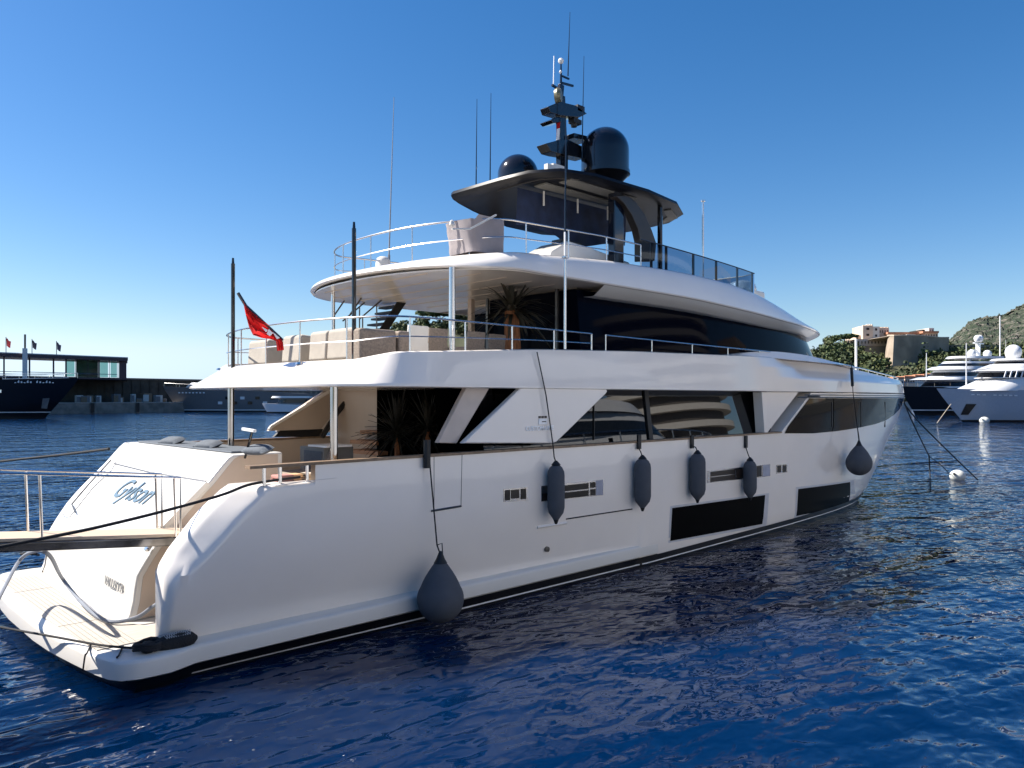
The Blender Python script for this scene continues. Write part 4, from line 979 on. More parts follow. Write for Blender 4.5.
mb.grid(rows); mb.grid([rows[-1], [(cx+(p[0]-cx)*.5, cy+(p[1]-cy)*.5, p[2]-.05+.05*rnd.random()) for p in rows[-1]], [(cx, cy, rows[-1][0][2])]*(ringn+1)])
mb.build('tarpaulin', TARP, g, sharp=70)
mb = MB(); mb.tube([PY(452, 229, -2.93), PY(470, 229, -2.95), PY(496, 215, -2.93)], .02, 6); mb.build('tie_rope', GELW, g)
mb = MB(); mb.lathe([(.01, -.04), (.06, 0), (.04, .08), (.01, .1)], PY(452, 225, -2.9), 7); mb.build('knot', GELW, g)

# =================================================================== SURROUNDINGS
DV = Vector((U[1], N[1], 0)); LV = Vector((U[0], N[0], 0))
STONE = mat('quay_stone', (.24, .21, .18), .85, var=.25, scale=.6, bump=.4, bscale=1.5)
CONC = mat('concrete', (.36, .34, .31), .85, var=.15, scale=.4)
NAVYH = mat('navy_hull_paint', (.004, .0045, .008), .35, coat=.1)
BLKH = mat('black_hull_paint', (.006, .006, .007), .3, coat=.15)
GREYH = mat('grey_hull_paint', (.16, .155, .155), .4, coat=.1)
WHTH = mat('yacht_white', (.74, .74, .74), .25, coat=.4, var=.02)
BLUEH = mat('pale_blue_hull', (.42, .46, .52), .22, coat=.4, var=.03)
DGL = mat('dark_window', (.012, .015, .02), .08, ior=1.5)
def yacht_at(name, label, bow, head, L, B, fbb, fbs, mhull, rake, decks, boot=BOOT, rail=True, stripe=None, water=.0):
    """bow: xy of stem top; head: unit vector towards the bow; decks: (s0, s1, z0, z1, half width, front rake, material, window band (za, zb) or None)"""
    h = Vector((head[0], head[1], 0)).normalized(); sd = Vector((-h.y, h.x, 0)); b0 = Vector((bow[0], bow[1], 0))
    g = thing(name, label, 'yacht', b0 - h*L*.5)
    def W(s, y, z): return b0 - h*s + sd*y + Vector((0, 0, z))
    def hb(s, z):
        s0 = rake*(1-clamp(z/fbb))**1.1; t = clamp((s-s0)/(L*.42)); return B*(1-(1-t)**2.1)*(.86+.14*clamp(z/fbb)) if s > s0 else 0
    mb = MB(); rows = []; nz = 8
    for k in range(nz+1):
        row = []
        for i in range(41):
            u = (i/40)**1.6; f = lerp(fbb, fbs, clamp(u*1.4)); z = lerp(-.5, f, k/nz); s0 = rake*(1-clamp(z/fbb))**1.1
            s = lerp(s0, L, u); row.append(W(s, hb(s, z) if i else 0, z))
        rows.append(row)
    port = rows; star = [[p - sd*(2*((p-b0).dot(sd))) for p in r] for r in rows]
    mb.grid(port); mb.grid(star)
    mb.grid([port[-1], star[-1]]); mb.grid([[r[-1] for r in port], [r[-1] for r in star]])
    H = mb.build('hull', mhull, g, sharp=35)
    for (za, zb, m) in ([(-.4, .35, boot)] + ([stripe] if stripe else [])):
        for q in (-1, 1):
            mb = MB(); rw = []
            for z in (za, zb):
                rw.append([W(lerp(rake*(1-clamp(z/fbb))**1.1-.02, L, (i/30)**1.6), q*(hb(lerp(rake*(1-clamp(z/fbb))**1.1, L, (i/30)**1.6), z)+.04), z) for i in range(31)])
            mb.grid(rw); mb.build('waterline_stripe', m, H)
    for (s0, s1, z0, z1, hw, rk, m, win) in decks:
        def sec(z, grow=0.):
            t = (z-z0)/(z1-z0); a = s0+rk*t-grow; P = []
            n = 9
            for i in range(n+1):
                v = i/n*math.pi/2; P.append((a+min((s1-s0)*.4, hw*2.2)*(1-math.sin(v))**1.0*0 + min((s1-s0)*.5, hw*2.0)*(1-math.cos(v)), (hw+grow)*math.sin(v)))
            P.append((s1, hw+grow))
            return [W(x, y, z) for x, y in P] + [W(x, -y, z) for x, y in reversed(P)]
        mb = MB(); r0, r1 = sec(z0), sec(z1); r0.append(r0[0]); r1.append(r1[0])
        mb.grid([r0, r1]); mb.add(r1[:-1], [tuple(range(len(r1)-1))]); D = mb.build('deck_house', m, g, sharp=40)
        if win:
            mb = MB(); a_, b_ = sec(lerp(z0, z1, win[0]), .03), sec(lerp(z0, z1, win[1]), .03); mb.grid([a_, b_]); mb.build('window_band', DGL, D)
    if rail:
        for q in (-1, 1):
            mb = MB(); P = [W(lerp(.3, L*.8, i/24), q*(hb(lerp(.3, L*.8, i/24), fbb)-.15), lerp(fbb, fbs, clamp(lerp(.3, L*.8, i/24)/L*1.4))+.95) for i in range(25)]
            mb.tube(P, .045, 5); o = mb.build('railing', STEEL, g)
            for i in range(0, 25, 2): mb = MB(); mb.tube([P[i]-Vector((0, 0, .95)), P[i]], .04, 4); mb.build('stanchion', STEEL, o)
    return g, W, hb
def ball(W, s, y, z, r, g, m=WHTH, name='radome', foot=True):
    mb = MB(); c = W(s, y, z); prof = [(.02, -r*1.1), (r*.6, -r*1.1), (r*.85, -r*.7), (r, -r*.2)] + [(r*math.cos(a*math.pi/12), r*math.sin(a*math.pi/12)) for a in range(0, 6)] + [(.02, r)]
    mb.lathe(prof, c, 16); return mb.build(name, m, g, sharp=70)
def sg4(W): return -1 if (W(5, -1, 0)-CAM).dot(DV) < (W(5, 1, 0)-CAM).dot(DV) else 1
def px_s(px, px0, D, a=.97, b=.24): k = (px-CX)/F; return (k*D-(px0-CX)/F*D)/(a-b*k)
# --- right: white yacht
D = 128.; b = PD(936.5, 388, D); 
hd = (-LV*.985 - DV*.17).normalized()
g, W, hb = yacht_at('superyacht', 'white and pale blue grey superyacht with a raked bow at the right edge', (b.x, b.y), hd, 46, 4.6, 5.6, 4.8, BLUEH, 5.0, [
    (3.5, 40, 5.2, 7.3, 3.9, 5.5, WHTH, None), (7.6, 38, 7.3, 8.5, 3.6, 1.2, WHTH, (.10, .80)), (7.0, 38, 8.5, 8.9, 3.9, 1.6, WHTH, None), (8.2, 36, 8.9, 9.7, 3.4, 2.5, WHTH, None), (11, 34, 9.7, 10.3, 2.8, .8, WHTH, (.1, .7)), (10.5, 30, 10.3, 10.6, 3.0, .5, WHTH, None)], rail=False)
sg = -1 if (W(5, -1, 0)-CAM).dot(DV) < (W(5, 1, 0)-CAM).dot(DV) else 1
ball(W, 14.6, 0, 11.8, 1.25, g); ball(W, 21, 1.5, 12.4, 1.0, g)
for i in range(11):
    s = 8.6+i*1.05; 
    mb = MB(); mb.bar(W(s+.9, sg*3.68, 7.35), W(s+1.3, sg*3.66, 8.45), .10, .22, (0, 0, 1)); mb.build('window_post', WHTH, g)
mb = MB(); mb.tube([W(5.6, 0, 5.5), W(5.6, 0, 13.2)], [.12, .07], 8); mb.build('fore_mast', WHTH, g)
mb = MB(); mb.prism([W(a_, sg*(hb(a_, z_)+.05), z_) for a_, z_ in ((4.6, 3.0), (6.0, 3.0), (5.3, 1.2), (4.3, 1.2))], -DV*.15); mb.build('anchor_pocket', BLKM, g)
mb = MB()
for i in range(9):
    if i in (3,): continue
    s = 5.2+i*.8; y = sg*(hb(s, 4.6)+.05); mb.box(W(s, y, 4.55-.02*i), (.5, .12, .2), rz=math.atan2(hd.y, hd.x))
mb.build('name_marks', WHT, g)
# --- right: black yacht behind
D = 178.; b = PD(899, 387, D)
hd2 = (-LV*.97 - DV*.24).normalized()
g, W, hb = yacht_at('superyacht', 'black hulled superyacht with white upper decks and four domes behind our bow', (b.x, b.y), hd2, 52, 5.2, 6.7, 6.0, BLKH, 4.5, [
    (6, 46, 6.3, 8.2, 4.6, 2.5, WHTH, (.2, .8)), (3.5, 46, 8.2, 8.8, 5.0, 2.5, WHTH, None), (8.5, 42, 8.8, 10.6, 4.3, 2.0, WHTH, (.15, .65)), (8.0, 42, 10.6, 11.3, 4.8, 2.0, WHTH, None), (11, 34, 11.3, 12.6, 3.6, 2.0, WHTH, (.1, .6)), (13.5, 26, 13.3, 13.8, 3.6, .8, WHTH, None)], stripe=(1.1, 1.3, WHT))
for px, py, r, yy in ((966, 353, .95, 1.6), (993, 352, .95, -1.6), (974, 337, .8, 1.0), (983, 336, .8, -1.0)):
    s = px_s(px, 899, D); ball(W, s, yy, 4+(398-py)/F*D, r, g)
mb = MB(); s = px_s(978, 899, D); mb.bar(W(s, 0, 13.8), W(s, 0, 17), .9, .7); mb.bar(W(s-2.2, 1, 17.0), W(s+2.4, -1, 17.0), .5, .25); mb.bar(W(s-2.6, .6, 15.4), W(s+.6, -.6, 15.4), .5, .25); mb.build('radar_arch', WHTH, g)
for px in (960, 1001):
    s = px_s(px, 899, D); mb = MB(); mb.bar(W(s, 2.5, 12.6), W(s+1.2, 2.5, 13.4), .3, .2); mb.build('roof_strut', WHTH, g)
# sail masts
for px, y0, y1, D, lab in ((1000, 395, 316, 190, 'tall thin white sailing mast behind the two superyachts, tallest of the masts'), (926.5, 390, 353, 260, 'short white sailing mast against the dark trees below the bastion'), (1005.8, 390, 340, 260, 'faint thin mast just right of the tallest mast')):
    p, q = PD(px, y0, D), PD(px, y1, D); g = thing('sailboat', lab, 'sailboat', (p.x, p.y, 0))
    mb = MB(); mb.tube([(p.x, p.y, .5), (p.x, p.y, q.z)], [.20, .12] if D < 200 else ([.35, .12] if px < 950 else [.09, .06]), 8); mb.build('mast', WHTH, g)
    mb = MB(); mb.prism([Vector((p.x, p.y, .0))+LV*a+DV*c for a, c in ((-5, 0), (-1, -1.4), (5, -1.2), (5, 1.2), (-1, 1.4))], (0, 0, 1.4)); mb.build('hull', WHTH, g)
# buoys and mooring lines off the bow
def buoy(px, py, D, r, label):
    c = PD(px, py, D); g = thing('mooring_buoy', label, 'buoy', (c.x, c.y, 0)); mb = MB()
    mb.lathe([(.02, -r)]+[(r*math.sin(a*math.pi/12), -r*.85*math.cos(a*math.pi/12)) for a in range(1, 12)]+[(.02, r*.85)], (c.x, c.y, r*.42), 20)
    mb.build('float', mat('off_white_float', (.6, .6, .55), .5), g)
    mb = MB(); d = (CAM-c); d.z = 0; d.normalize(); q = Vector((c.x, c.y, r*.42))+d*r*.8-LV*r*.45+Vector((0, 0, r*.35)); mb.lathe([(.01, -.05), (r*.28, 0), (.01, .06)], q, 10); mb.build('eye', BLKM, g); return g
buoy(957.5, 482, 38., .36, 'white mooring buoy with a black eye floating off the bow'); buoy(984.5, 421, 125, .75, 'small white buoy floating at the bow of the blue grey superyacht')
rope('mooring_rope', [PD(904, 402, 33), PD(912, 421, 36.5), PD(929, 456, 37.5)], .03, ROPE, 'dark mooring line from our bow down to the kink, nearer of the two')
rope('mooring_rope', [PD(929, 455, 37.5), PD(930, 475, 38), PD(930.3, 490, 33.5)], .03, ROPE, 'dark line hanging straight down into the water from the kink in the bow line')
rope('mooring_rope', [PD(929, 456, 37.5), PD(942, 466, 38), PD(953, 478, 38)], .02, ROPE, 'thin line leading from the kink in the bow line to the white buoy')
rope('mooring_rope', [PD(905, 405, 33), PD(920, 423, 36), PD(950, 453, 37), PD(978, 480, 37.2)], .03, ROPE, 'long dark mooring line from our bow sloping right past the white buoy')
rope('mooring_rope', [PD(951, 404, 126), PD(937, 423, 120)], .06, mat('tan_rope', (.4, .34, .26), .8), 'tan anchor line from the blue grey bow to the water')

# --- left: quay, building, two yachts
def qline(px):  # quay face plan position for a pixel column
    a, b_ = PD(0, 400, 186), PD(330, 400, 262); return PP(px, 398, (a.x, a.y, 0), Vector((b_.y-a.y, -(b_.x-a.x), 0)).normalized())
qa, qb = qline(-60), qline(335); qd = (qb-qa); qd.z = 0; ql = qd.length; qd.normalize(); qn = Vector((-qd.y, qd.x, 0)) 
if qn.dot(DV) < 0: qn = -qn
def Q(px, back, z):
    p = PP(px, 398, (qa.x+qn.x*back, qa.y+qn.y*back, 0), qn); return Vector((p.x, p.y, z))
def qbox(mb, px0, px1, b0, b1, z0, z1): mb.prism([Q(px0, b0, z0), Q(px1, b0, z0), Q(px1, b1, z0), Q(px0, b1, z0)], (0, 0, z1-z0)); return mb
mb = MB(); qbox(mb, -80, 420, 0, 40, -1, 2.6); tag(mb.build('quay', STONE), kind='structure')
mb = MB(); qbox(mb, -80, 420, -.15, .8, 2.6, 2.85); tag(mb.build('quay_kerb', CONC), kind='structure')
WALLD = mat('dark_quay_wall', (.045, .045, .04), .8, var=.25, scale=.5)
PURP = mat('plum_cladding', (.07, .045, .055), .5, var=.1)
g = thing('harbour_wall', 'long dark grey harbour wall along the quay on the left', 'wall', Q(100, 12, 2.6))
mb = MB(); qbox(mb, -80, 332, 14, 17, 2.6, 9.3); mb.build('wall', WALLD, g)
mb = MB(); qbox(mb, -80, 332, 13.6, 17.3, 9.3, 9.8); mb.build('coping', mat('dark_coping', (.10, .10, .10), .7), g)
for i, px in enumerate(range(60, 230, 9)):
    mb = MB(); qbox(mb, px, px+.5, 13.8, 14.1, 2.6, 9.3); mb.build('pilaster', WALLD, g)
mb = MB(); qbox(mb, 332, 420, 14, 20, 2.6, 7.9); tag(mb.build('breakwater', mat('dull_taupe_stone', (.13, .115, .10), .9, var=.2, scale=.3)), 'taupe breakwater wall seen beneath the aft overhang', 'wall')
mb = MB(); qbox(mb, 291, 420, -6, 2, 0, 6.8); tag(mb.build('breakwater', MATS['dull_taupe_stone']), 'taupe stone pier head behind the port fashion plate', 'wall')
g = thing('pavilion', 'open two storey club pavilion with a plum roof and green glass rooms on the quay', 'building', Q(60, 14, 9.3))
mb = MB(); qbox(mb, -80, 127, 2, 16, 9.0, 9.4); mb.build('terrace', PURP, g)
def rz_(px): return 14.5
mb = MB(); mb.prism([Q(-80, 1, 14.1), Q(127.5, 1, 14.1), Q(127.5, 16, 14.1), Q(-80, 16, 14.1)], (0, 0, .8)); mb.build('roof', PURP, g)
mb = MB(); mb.prism([Q(-80, .9, 14.9), Q(128, .9, 14.9), Q(128, 16, 14.9), Q(-80, 16, 14.9)], (0, 0, .25)); mb.build('roof_edge', mat('pale_metal', (.5, .5, .5), .5), g)
for px in (4, 29.5, 53.5, 66, 99):
    mb = MB(); qbox(mb, px-.9, px+.9, 2.2, 3.2, 9.4, 14.1); mb.build('column', PURP, g)
mb = MB(); qbox(mb, 119, 126.5, 2.5, 15, 9.4, 14.1); mb.build('end_wall', PURP, g)
for a_, b2 in ((66.5, 74.5), (76, 98), (100, 108), (110.5, 117)):
    mb = MB(); qbox(mb, a_, b2, 2.6, 2.8, 9.6, 13.9); mb.build('glass_wall', TINTG, g)
mb = MB(); qbox(mb, 76, 98, 5, 5.3, 9.4, 14.1); mb.build('back_wall', mat('sage_wall', (.5, .62, .5), .7, var=.4, scale=.4), g)
for px in (75.3, 88, 109.3, 118): mb = MB(); qbox(mb, px-.3, px+.3, 2.4, 2.6, 9.4, 14.1); mb.build('glass_frame', PURP, g)
mb = MB(); mb.tube([Q(-10, 2.2, 10.5), Q(66, 2.2, 10.5)], .08, 5); mb.tube([Q(-10, 2.2, 9.95), Q(66, 2.2, 9.95)], .06, 5); mb.tube([Q(76, 2.2, 10.4), Q(117, 2.2, 10.4)], .08, 5); mb.build('balustrade', STEEL, g)
mb = MB(); qbox(mb, 22.3, 27.5, .3, 1.8, 8.5, 16.3); tag(mb.build('vent_tower', mat('pale_tower', (.75, .73, .70), .8)), 'pale square tower rising through the pavilion roof', 'tower')
mb = MB(); mb.tube([Q(25, 1.2, 16.3), Q(25, 1.2, 19.8)], .25, 6); tag(mb.build('mast', STEELD), 'dark stub mast on top of the pale square tower', 'mast')
for px, top, col in ((6, 337, (.5, .05, .05)), (32, 339, (.03, .03, .05)), (56.5, 341, (.03, .03, .06))):
    p = Q(px, 6, 15.1); z = 4+(398-top)/F*((p-CAM).dot(DV)); lab = {6: 'flagpole with a small red flag, leftmost on the pavilion roof', 32: 'flagpole with a dark flag beside the pale tower on the pavilion roof', 56.5: 'flagpole with a dark flag, rightmost on the pavilion roof'}[px]
    g = thing('flagpole', lab, 'flagpole', p, 'flagpoles on the pavilion roof'); mb = MB(); mb.tube([p, Vector((p.x, p.y, z))], .10, 6); mb.build('pole', STEELD, g)
    mb = MB(); mb.grid([[Vector((p.x, p.y, z-.3))+LV*(.1+1.1*k/4)+Vector((0, 0, -.9*k/4+.1*math.sin(k*2)))+DV*.15*math.sin(k*1.7) for k in range(5)], [Vector((p.x, p.y, z-2.2))+LV*(.1+.9*k/4)+Vector((0, 0, -.6*k/4))+DV*.15*math.sin(k*1.5+1) for k in range(5)]]); mb.build('flag', mat('flag%d' % int(px), col, .8), g)
rnd = random.Random(11)
QM = [mat('crate_white', (.5, .5, .48), .7), mat('crate_grey', (.16, .16, .17), .7), mat('crate_brown', (.20, .14, .09), .8)]
for i, px in enumerate((79, 84, 89, 98, 116, 121, 133, 139, 146, 158, 164, 190)):
    g = thing('service_box', ['white', 'grey', 'brown'][i % 3]+' service cabinet standing on the quay, number %d'.replace(', number %d', '')+' %s' % ['below the green glass rooms', 'at the left end of the row', 'beside the bow of the navy yacht', 'below the middle of the pavilion', 'under the plum end wall', 'just right of the plum end wall', 'midway along the dark wall', 'by the fender gap in the quay', 'in front of the dark wall', 'behind the grey bow', 'nearest the grey yacht bow', 'behind the grey yacht'][i], 'cabinet', Q(px, 3, 2.6), 'service cabinets along the quay')
    w_, h_ = rnd.uniform(2, 4.5), rnd.uniform(1.2, 2.8)
    mb = MB(); mb.box(Q(px, 3.5, 2.6+h_/2), (w_*.5, w_*.5, h_), rz=math.atan2(qd.y, qd.x)); mb.build('cabinet_body', QM[i % 3], g, bevel=.05)
    mb = MB(); mb.box(Q(px, 3.5-w_*.25-.03, 2.6+h_*.5), (w_*.35, .08, h_*.7), rz=math.atan2(qd.y, qd.x)); mb.build('cabinet_door', QM[(i+1) % 3], g)
for px in (91, 136):
    mb = MB(); qbox(mb, px, px+3.5, -.4, 0, .2, 2.7); tag(mb.build('quay_fender', BLKM), 'black rubber fender block on the quay face, %s' % ('left one' if px < 100 else 'right one'), 'fender', 'rubber fenders on the quay')
# navy yacht on the left
D = 150.; b = PD(79, 378, D); hd3 = (LV*.985 - DV*.10).normalized()
g, W, hb = yacht_at('superyacht', 'navy blue superyacht bow with a thin white stripe at the left edge', (b.x, b.y), hd3, 60, 5.4, 7.9, 6.8, NAVYH, 7.2, [(22, 56, 7.4, 9.2, 4.6, 2, WHTH, (.3, .8))], stripe=(1.15, 1.32, WHT))
mb = MB(); mb.bar(W(2.2, -.0, 7.95), W(16, -.0, 7.75), .3, .12); mb.build('bow_rail_cap', WHT, g)
for i in range(13):
    if i == 6: continue
    s = 4.3+.52*i; sg = -1 if (W(s, -1, 0)-CAM).dot(DV) < (W(s, 1, 0)-CAM).dot(DV) else 1
    mb = MB(); mb.box(W(s, sg*(hb(s, 6.9)+.06), 6.95+.1*(i % 3)), (.30, .1, .16+.16*((i*7) % 3)), rz=math.atan2(hd3.y, hd3.x)); mb.build('name_mark', WHT, g)
for s in (13.5, 15.5): mb = MB(); mb.box(W(s, sg*(hb(s, 5.3)+.05), 5.3), (.6, .1, .55), rz=math.atan2(hd3.y, hd3.x)); mb.build('fairlead', STEEL, g)
mb = MB(); mb.prism([W(5.5, sg*(hb(5.5, 3.6)+.06), 4.0), W(6.6, sg*(hb(6.6, 3.6)+.06), 3.9), W(7.2, sg*(hb(7.2, 2)+.06), 2.0), W(6.2, sg*(hb(6.2, 2)+.2), 1.9)], -DV*.1); mb.build('anchor_pocket', GREYH, g)
# grey yacht behind our stern
D = 222.; b = PD(163, 385, D); hd4 = (-LV*.99 - DV*.10).normalized()
g, W, hb = yacht_at('superyacht', 'dark grey superyacht seen beneath the aft overhang of the white yacht', (b.x, b.y), hd4, 58, 4.8, 7.4, 5.2, GREYH, 4.6, [(6, 34, 6.7, 8.4, 4.0, 2, WHTH, (.1, .7)), (11, 30, 8.4, 10.2, 3.6, 1.5, GREYH, (.1, .8)), (20, 26, 10.2, 12, 3, 1, WHTH, None)], stripe=(.45, .7, WHT))
for i in range(8): 
    s = 5+i*1.05; mb = MB(); mb.box(W(s, sg4(W)*(hb(s, 5.4)+.06), 5.5), (.5, .1, .35), rz=math.atan2(hd4.y, hd4.x)); mb.build('name_mark', WHT, g)
for i in range(14):
    s = 17+i*2.1; mb = MB(); mb.box(W(s, sg4(W)*(hb(s, 4)+.04), 4.0 if i % 2 else 2.6), (1.2, .08, .8), rz=math.atan2(hd4.y, hd4.x)); mb.build('hull_window', DGL if i % 3 else WHTH, g)
D = 205.; b = PD(262, 400, D); 
g, W, hb = yacht_at('tender_boat', 'small white motorboat with a flat roof moored alongside the grey superyacht', (b.x, b.y), (-LV), 15, 1.8, 2.6, 2.2, WHTH, 1.5, [(4, 12, 2.4, 4.0, 1.5, .6, GREYH, (.2, .8)), (2.4, 13, 4.0, 4.5, 1.9, .4, WHTH, None)], rail=False)

# --- hill, palace and mountain
ROCKG = mat('dark_scrub_slope', (.055, .065, .03), .95, var=.4, scale=.05, col2=(.10, .095, .05))
RIDGE = [(330, 362), (372, 338), (395, 331), (420, 326), (450, 322), (500, 328), (600, 335), (760, 345), (830, 345), (852, 349), (864, 355), (885, 352), (920, 348), (960, 352), (1010, 350), (1080, 350), (1200, 360)]
def gy(px, d):  # ground height on hill
    t = smooth((d-330)/120); zt = 4+(398-interp(px, RIDGE))/F*450; return lerp(1.2, zt*.93, t)
mb = MB(); rows = []
for j in range(16):
    d = lerp(325, 620, j/15); rows.append([Vector((*PD(px, 398, d).xy, gy(px, min(d, 450))+(1.5*math.sin(px*.21+j)*math.sin(j*.9) if d > 340 else 0))) for px in range(330, 1240, 8)])
mb.grid(rows); tag(mb.build('hill', ROCKG, sharp=80), kind='structure')
mb = MB(); a_, b2 = PD(700, 398, 322), PD(1250, 398, 322); mb.prism([Vector((*a_.xy, -1)), Vector((*b2.xy, -1)), Vector((*(b2+DV*12).xy, -1)), Vector((*(a_+DV*12).xy, -1))], (0, 0, 3.4)); tag(mb.build('quay', CONC), kind='structure')
# mountain
MR = [(930, 352), (950, 338), (962, 328), (972, 321), (980, 317), (992, 316), (1004, 314), (1012, 309), (1024, 304), (1045, 296), (1080, 285), (1130, 280), (1260, 300)]
from mathutils import noise
mb = MB(); rows = []
for j in range(70):
    v = j/69; row = []
    for i in range(330):
        px = 925+i*1.0; d = lerp(800, 1150, v); top = 4+(398-interp(px, MR))/F*1150; z = top*(v**.75)
        q = Vector((px*.09, v*14, 0)); nn = noise.noise(q)*.45+noise.noise(q*2.6)*.35+noise.noise(q*6.5)*.35
        p = PD(px, 398, d + nn*55*(v < .99)); row.append(Vector((p.x, p.y, max(0, z + nn*20*(1 if v < .95 else .45)))))
    rows.append(row)
mb.grid(rows)
mm = bpy.data.materials.new('mountain_rock'); mm.use_nodes = True; t = mm.node_tree; bs = t.nodes['Principled BSDF']; bs.inputs['Roughness'].default_value = 1
tc = t.nodes.new('ShaderNodeTexCoord'); n1 = t.nodes.new('ShaderNodeTexNoise'); n1.inputs['Scale'].default_value = .11; n1.inputs['Detail'].default_value = 9; n1.inputs['Roughness'].default_value = .7
r1_ = t.nodes.new('ShaderNodeValToRGB'); e = r1_.color_ramp.elements; e[0].position = .47; e[0].color = (.035, .055, .025, 1); e[1].position = .62; e[1].color = (.26, .225, .185, 1)
x_ = r1_.color_ramp.elements.new(.54); x_.color = (.10, .10, .07, 1)
t.links.new(tc.outputs['Object'], n1.inputs['Vector']); t.links.new(n1.outputs[0], r1_.inputs[0]); t.links.new(r1_.outputs[0], bs.inputs['Base Color'])
bp = t.nodes.new('ShaderNodeBump'); bp.inputs['Strength'].default_value = 1; bp.inputs['Distance'].default_value = 10; t.links.new(n1.outputs[0], bp.inputs['Height']); t.links.new(bp.outputs[0], bs.inputs['Normal'])
tag(mb.build('mountain', mm, sharp=180), kind='structure')

# foliage
def leafmat(name, c1, c2):
    m = mat(name, c1, .8, col2=c2, scale=.35); return m
LG = leafmat('olive_foliage', (.035, .05, .018), (.10, .11, .035)); LD = leafmat('dark_foliage', (.018, .030, .012), (.05, .07, .025)); LP = leafmat('pine_foliage', (.03, .055, .02), (.085, .11, .035))
def crown(mb, c, rx, rz, n, rnd, s=.9):
    subs = [(Vector((rnd.gauss(0, .45)*rx, rnd.gauss(0, .45)*rx, rnd.gauss(0, .32)*rz)), rnd.uniform(.35, .6)) for _ in range(7)]
    for i in range(n):
        o, k = subs[i % 7]; d = Vector((rnd.gauss(0, 1), rnd.gauss(0, 1), rnd.gauss(0, 1))).normalized()
        p = Vector(c)+o+Vector((d.x*rx*k, d.y*rx*k, d.z*rz*k))*rnd.uniform(.75, 1.05)
        a = (d+Vector((rnd.gauss(0, .5), rnd.gauss(0, .5), rnd.gauss(0, .5)))).normalized(); u = a.orthogonal().normalized(); v = a.cross(u); q = s*rnd.uniform(.6, 1.4)
        mb.add([p+u*q, p+v*q*.8, p-u*q*.9, p-v*q], [(0, 1, 2, 3)])
rnd = random.Random(21)
def tree(px, ytop, D, hh, wpx, label, m=LG, name='tree', umbrella=False):
    zt = 4+(398-ytop)/F*D; p = PD(px, 398, D); r = wpx/2/F*D; z0 = zt-hh
    g = thing(name, label, 'tree', (p.x, p.y, z0), 'trees on the hillside')
    mb = MB(); mb.tube([(p.x, p.y, z0-2), (p.x+.3, p.y, z0+hh*.35), (p.x, p.y+.2, zt-hh*.3)], [.5, .38, .2], 6)
    for k in range(4):
        a = k*1.6; mb.tube([(p.x, p.y, z0+hh*.4), (p.x+math.cos(a)*r*.5, p.y+math.sin(a)*r*.5, z0+hh*.7)], [.2, .1], 5)
    mb.build('trunk', mat('tree_bark', (.10, .075, .05), .9), g)
    mb = MB(); rzz = hh*(.22 if umbrella else .40); crown(mb, (p.x, p.y, zt-rzz), r, rzz, 900 if wpx > 18 else 500, rnd, .018*r*8 if False else max(.35, r*.09)); mb.build('crown', m, g, fixn=False, sharp=180)
    return g
TL = [(389, 325, 11, 'small dark round tree left of the wicker chair'), (404, 321, 18, 'dark green round tree above the wicker chair'), (421, 318, 22, 'olive green tree behind the taupe sofa end'), (440, 309, 34, 'broad umbrella pine beside the steel post'), (461, 312, 22, 'olive pine just right of the steel post')]
TL = [(a, b, c*1.15, d) for a, b, c, d in TL]
for px, yt, wp, lab in TL: tree(px, yt, 445, 10, wp, lab, LP if wp > 30 else LG, 'pine_tree', wp > 30)
for px, yt, wp, lab in [(845, 334, 26, 'umbrella pine with a rounded dark crown on the skyline left of the palace'), (826, 337, 14, 'dark tree on the skyline touching the wheelhouse roof tip'), (948, 339, 18, 'yellowish green tree left of the domes under the mountain'), (939, 337, 3.5, 'slim dark cypress at the right end of the palace roof'), (1005, 342, 18, 'olive tree behind the tallest mast'), (1018, 345, 20, 'dark tree behind the large white dome')]:
    tree(px, yt, 440, 8, wp, lab, LP if wp > 20 else (LD if wp < 12 else LG), 'pine_tree' if wp > 20 else ('cypress_tree' if wp < 5 else 'tree'), wp > 20)
mb = MB(); mb2 = MB(); mb3 = MB()
for i in range(1100):
    px = rnd.uniform(815, 1060); d = rnd.uniform(338, 440)
    z = gy(px, d)
    p = PD(px, 398, d); yy = 398-(z+6-4)/d*F
    if 884 < px < 922 and yy < 369 and d > 385 : continue
    if yy < 340 or (864 < px < 884 and yy < 352): continue
    r = rnd.uniform(2.2, 4.6); crown((mb, mb2, mb3)[i % 3], (p.x, p.y, z+r*.9), r, r*1.1, 55, rnd, .75)
for i in range(120):
    px = rnd.uniform(372, 478); d = rnd.uniform(425, 450); p = PD(px, 398, d); r = rnd.uniform(2.2, 4.0); crown((mb, mb2, mb3)[i % 3], (p.x, p.y, gy(px, d)+r*.7), r, r, 55, rnd, .75)
tag(mb.build('hillside_wood', LG, fixn=False, sharp=180), kind='stuff'); tag(mb2.build('hillside_wood', LD, fixn=False, sharp=180), kind='stuff'); tag(mb3.build('hillside_wood', LP, fixn=False, sharp=180), kind='stuff')
